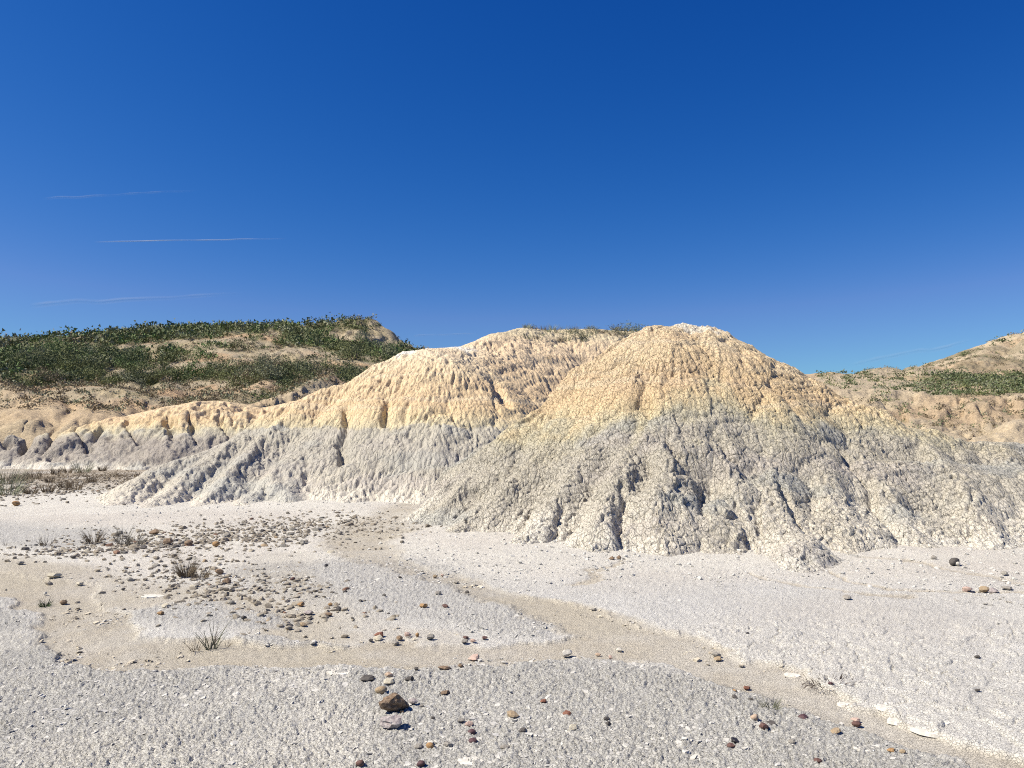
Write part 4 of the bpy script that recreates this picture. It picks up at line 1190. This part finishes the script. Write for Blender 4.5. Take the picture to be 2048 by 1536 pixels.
MG = {'greygreen': mat_plain('grey_green_blades', (.13, .135, .085), .7, scale=8, col2=(.20, .20, .13)),
      'dry': mat_plain('dry_brown_stems', (0.14, 0.105, 0.07), .85, scale=8, col2=(0.25, 0.2, 0.14)),
      'drygrey': mat_plain('dry_grey_stems', (.17, .15, .12), .85, scale=8, col2=(.27, .245, .20)),
      'green': mat_plain('fresh_green_blades', (.035, .075, .02), .6, scale=8, col2=(.07, .12, .035)),
      'deadred': mat_plain('dead_dark_twigs', (.03, .018, .016), .8, scale=8, col2=(.075, .045, .035)),
      'sage': mat_plain('sage_green_leaves', (0.174, 0.189, 0.116), .8, scale=6, col2=(0.290, 0.297, 0.196), objrand=.25),
      'dark': mat_plain('dark_green_leaves', (0.072, 0.099, 0.046), .75, scale=5, col2=(0.145, 0.174, 0.080), objrand=.3),
      'olive': mat_plain('olive_green_leaves', (0.131, 0.152, 0.065), .75, scale=5, col2=(0.232, 0.246, 0.109), objrand=.3),
      'fresh': mat_plain('bright_green_leaves', (0.109, 0.181, 0.058), .7, scale=5, col2=(0.189, 0.275, 0.094), objrand=.25),
      'brush': mat_plain('brownish_brush', (0.189, 0.152, 0.099), .85, scale=5, col2=(0.319, 0.261, 0.174), objrand=.3),
      'core': mat_plain('woody_stems', (.07, .05, .035), .9, scale=8)}

def tuft(px, py, me, label, scale=1.0, name='grass_tuft', cat='grass tuft', rot=None, group=None):
    x, y, z = on_ground(px, py)
    o = link(name, me); o.location = (x, y, z); o.scale = (scale,) * 3
    o.rotation_euler = (0, 0, rs.uniform(0, 6.28) if rot is None else rot)
    return tag(o, label, cat, group)

# the tall grass: its blades can be told apart, so each is a part
x, y, z = on_ground(420, 1299)
root = bpy.data.objects.new('grass_tuft', None); COL.objects.link(root); root.location = (x, y, z)
tag(root, 'tall grey green grass tuft with arching blades in the tan wash', 'grass tuft')
for i in range(22):
    me = blades('blade', 1, .27, .06, .0065, .9 if i % 3 else .5, MG['greygreen'] if i % 4 else MG['dry'], seg=6, curl=1.0)
    o = link('blade', me); o.parent = root
    o.rotation_euler = (0, 0, rs.uniform(-.5, .6) - (0 if i % 3 else 2.5)); o.location = (rs.normal(0, .014), rs.normal(0, .01), 0)
    # lean the blades to the right, as in the picture
    o.rotation_euler.y = R(rs.uniform(-14, 26))
tuft(390, 1302, blades('dry_blades', 16, .17, .07, .005, 1.5, MG['dry']), 'small dry brown tuft left of the tall grass in the wash')
tuft(452, 1294, blades('dry_blades', 9, .09, .05, .004, 1.9, MG['dry']), 'low dry sprig right of the tall grass in the wash')
tuft(304 + 8, 1306, blades('dry_blades', 8, .05, .04, .004, 2.0, MG['drygrey']), 'tiny dry sprig in the wash left of the tall grass')
tuft(90, 1213, blades('green_blades', 70, .085, .10, .005, 1.5, MG['green']), 'small fresh green tuft beside the wash at left')
tuft(94, 1211, blades('dry_blades', 14, .15, .08, .004, 1.0, MG['drygrey']), 'thin dry stalks standing in the fresh green tuft at left')
tuft(22, 1249, blades('green_blades', 34, .045, .11, .004, 2.0, MG['greygreen']), 'flat greyish tuft at the left edge of the gravel')
tuft(1541, 1418, blades('grey_blades', 60, .10, .10, .005, 1.7, MG['greygreen']), 'grey green grass tuft on the gravel right of centre')
tuft(510, 1474, blades('grey_blades', 24, .03, .11, .003, 2.2, MG['drygrey']), 'withered flat grass wisps in the front gravel')
tuft(372, 1154, blades('dry_stems', 170, .26, .18, .006, 1.2, MG['dry']), 'dry brown bush in the lower rubble field, the taller one', name='dry_bush', cat='bush')
tuft(400, 1157, blades('dry_stems', 130, .15, .24, .006, 1.5, MG['dry']), 'low dry bush touching the right of the taller one', name='dry_bush', cat='bush')
tuft(345, 1115, blades('dry_stems', 30, .14, .16, .006, 1.5, MG['dry']), 'small dry bush between the two grey bushes and the tall brown one', name='dry_bush', cat='bush')
tuft(92, 1092, blades('dry_stems', 40, .22, .2, .007, 1.2, MG['dry']), 'dry brown tuft at the left tip of the rubble field')
tuft(188, 1087, blades('dry_stems', 70, .33, .26, .008, 1.3, MG['dry']), 'dry brown bush at the left of the rubble field', name='dry_bush', cat='bush')
tuft(245, 1091, blades('grey_stems', 60, .38, .2, .007, 1.1, MG['drygrey']), 'grey wispy bush in the rubble field, the left one of two', name='dry_bush', cat='bush')
tuft(268, 1092, blades('grey_stems', 70, .32, .26, .007, 1.3, MG['drygrey']), 'grey wispy bush in the rubble field, the right one of two', name='dry_bush', cat='bush')
tuft(128, 1103, blades('dry_stems', 26, .12, .16, .006, 1.6, MG['dry']), 'low dry sprigs at the front of the left rubble')
tuft(16, 1091, blades('dry_stems', 12, .10, .1, .005, 1.6, MG['dry']), 'lone dry sprig on the blue grey flat at far left')
tuft(288, 1178, blades('dry_stems', 12, .07, .1, .005, 1.7, MG['dry']), 'small dry sprig on the silt above the small lobe')
tuft(1652, 1368, blades('dead_twigs', 130, .10, .34, .005, 3.4, MG['deadred']), 'tangle of dead dark twigs on the far bank of the wash', name='dead_twigs', cat='twigs')
tuft(1675, 1366, blades('dead_twigs', 70, .08, .30, .005, 3.4, MG['deadred']), 'sparser dead twigs at the right end of the dark tangle', name='dead_twigs', cat='twigs')
tuft(862, 1000 + 348, blades('dry_stems', 10, .05, .1, .004, 1.8, MG['dry']), 'dry twig sprig on the crust at the near edge of the wash')

# ------------------------------------------------------------------ shrubs
def foliage(name, n, w, h, leaf, mat, up=.5, clumps=7, rs=rs):
    """A shrub: leaf-sized faces gathered in clumps on short stems."""
    c = np.stack([rs.normal(0, w * .26, clumps), rs.normal(0, w * .26, clumps), rs.uniform(.08, .8, clumps) * h], -1)
    k = rs.integers(0, clumps, n)
    p = c[k] + rs.normal(0, 1, (n, 3)) * np.array([w * .15, w * .15, h * .17])
    p[:, 2] = np.abs(p[:, 2])
    d = rs.normal(0, 1, (n, 3)); d[:, 2] = np.abs(d[:, 2]) + up; d /= np.linalg.norm(d, axis=1, keepdims=True)
    s_ = np.cross(d, rs.normal(0, 1, (n, 3))); s_ /= np.linalg.norm(s_, axis=1, keepdims=True)
    L = (leaf * rs.uniform(.6, 1.4, n))[:, None]
    V = np.stack([p - s_ * L * .35, p + d * L * .5 - s_ * L * .05, p + d * L, p + d * L * .5 + s_ * L * .4], 1)
    Fc = np.arange(n * 4).reshape(n, 4)
    me = raw_mesh(name, V.reshape(-1, 3), Fc, smooth=False); me.materials.append(mat)
    return me

SH = {k: [foliage('shrub_' + k, 640, 1.0, hgt, .078, MG[k], up=u) for hgt, u in ((.75, .3), (.95, .8), (.6, .4))] for k in ('dark', 'olive', 'sage', 'fresh', 'brush')}

def coverE(X, Y, Z):
    return sst(-.44, .02, fbm2(X * .06, Y * .09 + Z * .05, 4, 141) + .35 * fbm2(X * .35, Y * .35, 3, 145) + .012 * (Y - 78)) * sst(54, 68, Y) * (1 - .93 * bare(X, Y, Z))

cands = []      # x, y, size, kind, zone
def want(x, y, s_, k, zone):
    cands.append((float(x), float(y), float(s_), k, zone))
rv = np.random.default_rng(33)
# skyline of the far left hill
for i in range(95):
    px = -25 + i * 8.3 + rv.uniform(-4, 4)
    yt = np.interp(px, [0, 150, 300, 470, 600, 700, 745], [677, 668, 661, 657, 650, 640, 637])
    Yd = np.interp(px, [0, 150, 300, 470, 600, 700, 745], [110, 110, 112, 115, 116, 118, 118]) + rv.uniform(-4, 1)
    want(P(px, yt, Yd)[0], Yd, rv.uniform(.7, 1.5), rv.choice(['dark', 'olive', 'olive', 'sage']), 'sky')
# body of the hill
n = 14500
px = rv.uniform(-60, 900, n); Yd = rv.uniform(50, 117, n)
X = (px - 1024) / F * Yd
Z = HE(X, Yd)
cov = coverE(X, Yd, Z)
keepm = (rv.random(n) < .10 + .16 * (Yd < 70) + .8 * cov) & (Z > .3)
band = fbm2(X * .05, Yd * .06, 3, 77)
for x, y, z, c_, b in zip(X[keepm], Yd[keepm], Z[keepm], cov[keepm], band[keepm]):
    if c_ < .25:
        k = rv.choice(['brush', 'brush', 'sage']); s_ = rv.uniform(.35, .9)
    else:
        k = rv.choice(['dark', 'olive', 'olive', 'sage', 'brush'] if b < .12 else ['fresh', 'olive', 'dark', 'olive', 'sage']); s_ = .42 + 1.75 * rv.random() ** 2.4
    want(x, y, s_, k, 'hillL')
# bench and slopes at far right
n = 5200
px = rv.uniform(1640, 2150, n); Yd = rv.uniform(40, 96, n)
X = (px - 1024) / F * Yd
Z = HG(X, Yd)
dens = sst(47, 51, Yd) * sst(76, 66, Yd) * sst(1790, 1960, px) + np.where(Yd < 49, .34, .14)
dens = np.where(Yd > 74, .12 + .5 * sst(.0, .3, fbm2(X * .16, Yd * .12, 3, 171)), dens)
km = (rv.random(n) < dens * .75) & (Z > .4)
for x, y in zip(X[km], Yd[km]):
    if 48 < y < 74:
        want(x, y, rv.uniform(.3, .85), rv.choice(['dark', 'olive', 'sage', 'dark']), 'bench')
    else:
        want(x, y, rv.uniform(.25, .6), rv.choice(['brush', 'sage', 'dark', 'brush']), 'slopeR')
for px, Yd in ((1735, 83), (1752, 83), (1762, 83.5), (1775, 83), (1790, 83), (1822, 84), (1850, 86), (1880, 87), (1905, 88), (1930, 89), (1960, 90), (1985, 91), (2000, 92), (2005, 92)):
    want(P(px, 750, Yd)[0], Yd - .5, rv.uniform(.7, 1.5), 'dark', 'skyR')
# debris on the top of the ridge behind the fluted mound
named = [(1060, 30.2, .55, 'sage', 'sparse grey green tuft at the left end of the flat top of the tan ridge'),
         (1075, 29.0, .35, 'brush', 'small dark brush just below the left rim of the tan ridge top'),
         (1120, 29.6, .50, 'brush', 'brown brush on the tan ridge top left of the grey green bush'),
         (1150, 30.0, .85, 'sage', 'grey green bush on the tan ridge top, the middle one'),
         (1185, 30.6, .60, 'sage', 'low grey green brush right of the middle bush on the tan ridge'),
         (1205, 30.6, .55, 'brush', 'brown brush on the tan ridge top beside the big green bush'),
         (1245, 30.9, 1.10, 'sage', 'big grey green bush on the tan ridge top against the highest mound'),
         (1268, 31.4, .90, 'olive', 'green bush half hidden behind the shoulder of the highest mound'),
         (1100, 27.6, .40, 'brush', 'dark brush in the gully head below the tan ridge top'),
         (1165, 27.4, .35, 'brush', 'small dark brush beside the gully between the two mounds')]
for px, Yd, s_, k, lab in named:
    x = (px - 1024) / F * Yd
    z = float(hill_z(x, Yd)[0])
    o = link('shrub', SH[k][int(rv.integers(3))]); o.location = (x, Yd, z - .04); s_ *= .8; o.scale = (s_ * 1.2, s_, s_ * .62); o.rotation_euler = (0, 0, rv.uniform(-.3, .3))
    tag(o, lab, 'shrub')
for i in range(34):
    px = 1040 + 240 * rv.random(); Yd = np.interp(px, [1040, 1100, 1180, 1290], [30, 31, 31.5, 32]) + rv.uniform(-1.6, .4)
    x = (px - 1024) / F * Yd
    me = blades('tuft_blades', 40, rv.uniform(.18, .42), .3, .014, 1.2, MG['sage' if i % 3 else 'dry'], seg=3)
    o = link('grass_tuft', me); o.location = (x, Yd, float(hill_z(x, Yd)[0]) - .03)
    lb = ('grey green' if i % 3 else 'dry brown') + ' grass tuft on the tan ridge top, ' + ('towards its left end' if px < 1120 else ('in its middle' if px < 1205 else 'next to the highest mound'))
    tag(o, lb, 'grass tuft', lb.replace('tuft', 'tufts', 1))
o = link('shrub', SH['dark'][0]); xx = (1912 - 1024) / F * 62; o.location = (xx, 62, float(HG(xx, 62)[0]) - .1); o.scale = (1.9, 1.9, 1.7)
tag(o, 'round dark green bush, the largest on the green bench at right', 'shrub')

cands = np.array([(c[0], c[1], c[2]) for c in cands]), [c[3] for c in cands], [c[4] for c in cands]
xy, kinds, zones = cands
Zc = np.maximum(HE(xy[:, 0], xy[:, 1]), HG(xy[:, 0], xy[:, 1]))
ok = Zc > .2
# those that show largest stand as things of their own; the rest are one mass
score = xy[:, 2] / np.hypot(xy[:, 0], xy[:, 1]) * np.array([1.5 if z in ('sky', 'skyR') else 1.0 for z in zones])
score[~ok] = 0
# hidden ones do not count
pxs = xy[:, 0] / xy[:, 1] * F + 1024
top = (Zc + xy[:, 2] * .8 - CAMZ) / xy[:, 1]
hid = np.interp(pxs, [0, 100, 300, 440, 520, 600, 700, 770, 820, 870, 1000, 1280, 1360, 1480, 1640, 1745, 1800, 1930, 2050],
                [850, 852, 822, 800, 813, 800, 765, 725, 700, 697, 670, 665, 645, 690, 772, 810, 850, 880, 890])
score[top < (HOR - hid) / F] = 0
score[(pxs < 2) | (pxs > 2046)] = 0
order = np.argsort(-score)[:285]
KN = {'dark': 'dark green shrub', 'olive': 'olive green shrub', 'sage': 'grey green shrub', 'fresh': 'bright green shrub', 'brush': 'dry brown shrub'}
WH = {'sky': 'standing on the skyline of the far left hill', 'hillL': 'on the slope of the far left hill', 'bench': 'on the bench of the far right hill',
      'slopeR': 'dotted on the eroded tan slope at far right', 'skyR': 'on the skyline of the far right hill'}
ind = set()
for i in order:
    if score[i] <= 0: continue
    ind.add(int(i))
    o = link('shrub', SH[kinds[i]][int(rv.integers(3))])
    s_ = xy[i, 2]
    o.location = (xy[i, 0], xy[i, 1], Zc[i] - .08 * s_); o.scale = (s_, s_, s_ * rv.uniform(.8, 1.15)); o.rotation_euler = (0, 0, rv.uniform(0, 6.28))
    wh = WH[zones[i]]
    if zones[i] in ('hillL', 'sky'):
        part = 'left part' if pxs[i] < 230 else ('middle' if pxs[i] < 470 else ('right part' if pxs[i] < 660 else 'bluff end'))
        lev = 'on the skyline' if zones[i] == 'sky' else ('high' if xy[i, 1] > 100 else ('half way up' if xy[i, 1] > 78 else 'low down'))
        wh = lev + ' in the ' + part + ' of the left hill' if part != 'bluff end' else lev + ' near the bare bluff of the left hill'
    elif zones[i] in ('bench', 'slopeR'):
        wh = wh + (', near the highest mound' if pxs[i] < 1800 else (', below the dark round bush' if pxs[i] < 1950 else ', close to the picture edge'))
    lb = ('tall ' if s_ > 1.15 else ('low ' if s_ < .7 else '')) + KN[kinds[i]] + ' ' + wh
    tag(o, lb, 'shrub', lb.replace('shrub', 'shrubs', 1))

def low_mass(name, idx, mat, label, nleaf=26):
    n = len(idx)
    if n == 0: return
    s_ = xy[idx, 2]
    q = rv.normal(0, 1, (n, nleaf, 3)) * np.array([.30, .30, .20]); q[..., 2] = np.abs(q[..., 2]) + .12
    d = rv.normal(0, 1, (n, nleaf, 3)); d[..., 2] = np.abs(d[..., 2]) + .4; d /= np.linalg.norm(d, axis=-1, keepdims=True)
    e = np.cross(d, rv.normal(0, 1, (n, nleaf, 3))); e /= np.linalg.norm(e, axis=-1, keepdims=True)
    base = np.stack([xy[idx, 0], xy[idx, 1], Zc[idx] - .05], -1)[:, None]
    q = base + q * s_[:, None, None]
    L = .185 * s_[:, None, None] * rv.uniform(.6, 1.3, (n, nleaf, 1))
    V = np.stack([q - e * L * .4, q + d * L, q + e * L * .5], 2)
    merged(name, V.reshape(-1, 3), np.arange(n * nleaf * 3).reshape(-1, 3), mat, label)
for k, lab in (('dark', 'dark green scrub covering the far hills'), ('olive', 'olive green scrub covering the far hills'), ('sage', 'grey green scrub covering the far hills'),
               ('fresh', 'fresh green scrub in the hollows of the far hills'), ('brush', 'brown dry brush dotted over the bare slopes')):
    idx = np.array([i for i in range(len(kinds)) if kinds[i] == k and i not in ind and ok[i]])
    low_mass('scrub', idx, MG[k], lab)

# scrub on the flat at far left
SC = [(165, 945, 1.15, 'sage', 'green grey bush at the foot of the grey cliff, the tallest there'), (12, 968, 1.3, 'sage', 'green bush at the left edge of the far flat, the back one'),
      (16, 990, 1.2, 'sage', 'green bush at the left edge of the far flat, the front one'), (42, 962, .7, 'brush', 'brown bush right of the green bushes at the left edge'),
      (68, 958, .75, 'brush', 'dry bush left of the pale gap before the grey cliff'), (112, 948, .7, 'brush', 'dry bush in the row below the grey cliff, left of the tallest bush'),
      (135, 946, .65, 'brush', 'dry bush touching the left of the tallest green grey bush'), (148, 980, .75, 'brush', 'dark brown bush standing in front of the others on the far flat'),
      (130, 976, .6, 'brush', 'low brown bush left of the dark brown one on the far flat'), (205, 942, .55, 'brush', 'dry brush right of the tallest green grey bush'),
      (235, 938, .5, 'brush', 'dry brush next to the spur of the fluted mound'), (95, 985, .5, 'brush', 'low brush in the middle of the far flat'),
      (60, 988, .55, 'brush', 'low dark brush in front of the green bushes'), (100, 965, .45, 'brush', 'small brush behind the low brush on the far flat'),
      (185, 965, .45, 'brush', 'small brush below the dry brush on the right of the far flat')]
for px, py, s_, k, lab in SC:
    x, y, z = on_ground(px, py)
    me = blades('scrub_stems', 90, s_ * .62, s_ * .75, .014, 1.1, MG['dry'] if k == 'brush' else MG['sage'], seg=3)
    o = link('bush', me); o.location = (x, y, z); tag(o, lab, 'bush')
n = 420
x, y = along([(-40, 975), (120, 965), (260, 945)], n, 2.4, rs)
V, Fc = [], []
zz = ground_h(x, y)
for i in range(n):
    for j in range(7):
        a = rs.uniform(0, 6.28); L = rs.uniform(.06, .22); w = .012
        b = (x[i] + rs.normal(0, .08), y[i] + rs.normal(0, .08), zz[i])
        t = (b[0] + math.cos(a) * L * .7, b[1] + math.sin(a) * L * .7, b[2] + L * .6)
        k = len(V); V += [(b[0] - w, b[1], b[2]), (b[0] + w, b[1], b[2]), t]; Fc.append((k, k + 1, k + 2))
merged('dry_scrub', V, Fc, MG['dry'], 'low dry scrub and litter over the far left flat')
scatter_lumps('rubble', *(lambda a: (a[0], a[1], ground_h(*a)))(along([(-30, 1000), (120, 975), (250, 950)], 700, 1.7, rs)), rs.uniform(.02, .07, 700), .5, M_RUB, 'stones littering the far left flat among dry scrub')

# ------------------------------------------------------------------ contrails
M_CON = bpy.data.materials.new('contrail_vapour'); M_CON.use_nodes = True
t = M_CON.node_tree; t.nodes.clear()
out = t.nodes.new('ShaderNodeOutputMaterial'); mixn = t.nodes.new('ShaderNodeMixShader'); tr = t.nodes.new('ShaderNodeBsdfTransparent')
df = t.nodes.new('ShaderNodeBsdfTranslucent'); df.inputs['Color'].default_value = (.95, .95, .95, 1)
d2 = t.nodes.new('ShaderNodeBsdfDiffuse'); d2.inputs['Color'].default_value = (.95, .95, .95, 1)
ad = t.nodes.new('ShaderNodeMixShader'); at = t.nodes.new('ShaderNodeAttribute'); at.attribute_name = 'Col'
t.links.new(df.outputs[0], ad.inputs[1]); t.links.new(d2.outputs[0], ad.inputs[2])
t.links.new(at.outputs['Fac'], mixn.inputs['Fac']); t.links.new(tr.outputs[0], mixn.inputs[1]); t.links.new(ad.outputs[0], mixn.inputs[2]); t.links.new(mixn.outputs[0], out.inputs['Surface'])
def contrail(p0, p1, w0, w1, alpha0, alpha1, label, seed):
    """A long thin trail of vapour high in the sky, 20 km away."""
    D = 20000.0
    a, b = np.array(P(p0[0], p0[1], D)), np.array(P(p1[0], p1[1], D))
    n, m = 60, 10
    V, C = [], []
    for i in range(n + 1):
        f = i / n
        c = a + (b - a) * f
        w = (w0 + (w1 - w0) * f) * D / F / 2
        al = (alpha0 + (alpha1 - alpha0) * f) * min(1, f * 12) * min(1, (1 - f) * 5) * (.75 + .5 * float(n2(np.array([f * 14.0]), np.array([seed * 3.3]), seed)[0]))
        c = c + np.array([0, 0, w * .6 * float(n2(np.array([f * 9.0]), np.array([seed * 1.7]), 5)[0])])
        for j in range(m + 1):
            g = (j / m) * 2 - 1
            V.append(c + np.array([0, (1 - g * g) * w * -.5, g * w])); C.append([max(0, al * (1 - g * g) ** 1.5)] * 3)
    idx = np.arange((n + 1) * (m + 1)).reshape(n + 1, m + 1)
    q = np.stack([idx[:-1, :-1], idx[1:, :-1], idx[1:, 1:], idx[:-1, 1:]], -1).reshape(-1, 4)
    me = raw_mesh('contrail', np.array(V), q, np.array(C)); me.materials.append(M_CON)
    o = link('contrail', me); o.visible_shadow = True
    tag(o, label, 'contrail')
contrail((188, 484), (575, 477), 3.6, 3.4, .75, .35, 'thin crisp white contrail, the middle one over the far left hill', 1)
contrail((60, 610), (485, 588), 14, 9, .2, .17, 'broad faint contrail just above the far left hill', 2)
contrail((85, 398), (400, 381), 7, 5, .16, .11, 'faint contrail, the highest one on the left', 3)
contrail((1700, 730), (1945, 682), 12, 10, .1, .16, 'faint contrail slanting above the far right hill', 4)
contrail((1635, 752), (1705, 738), 6, 5, .14, .14, 'short faint contrail beside the right shoulder of the highest mound', 5)
contrail((825, 672), (960, 667), 5, 4, .14, .12, 'short faint contrail in the gap left of the tan ridge', 6)
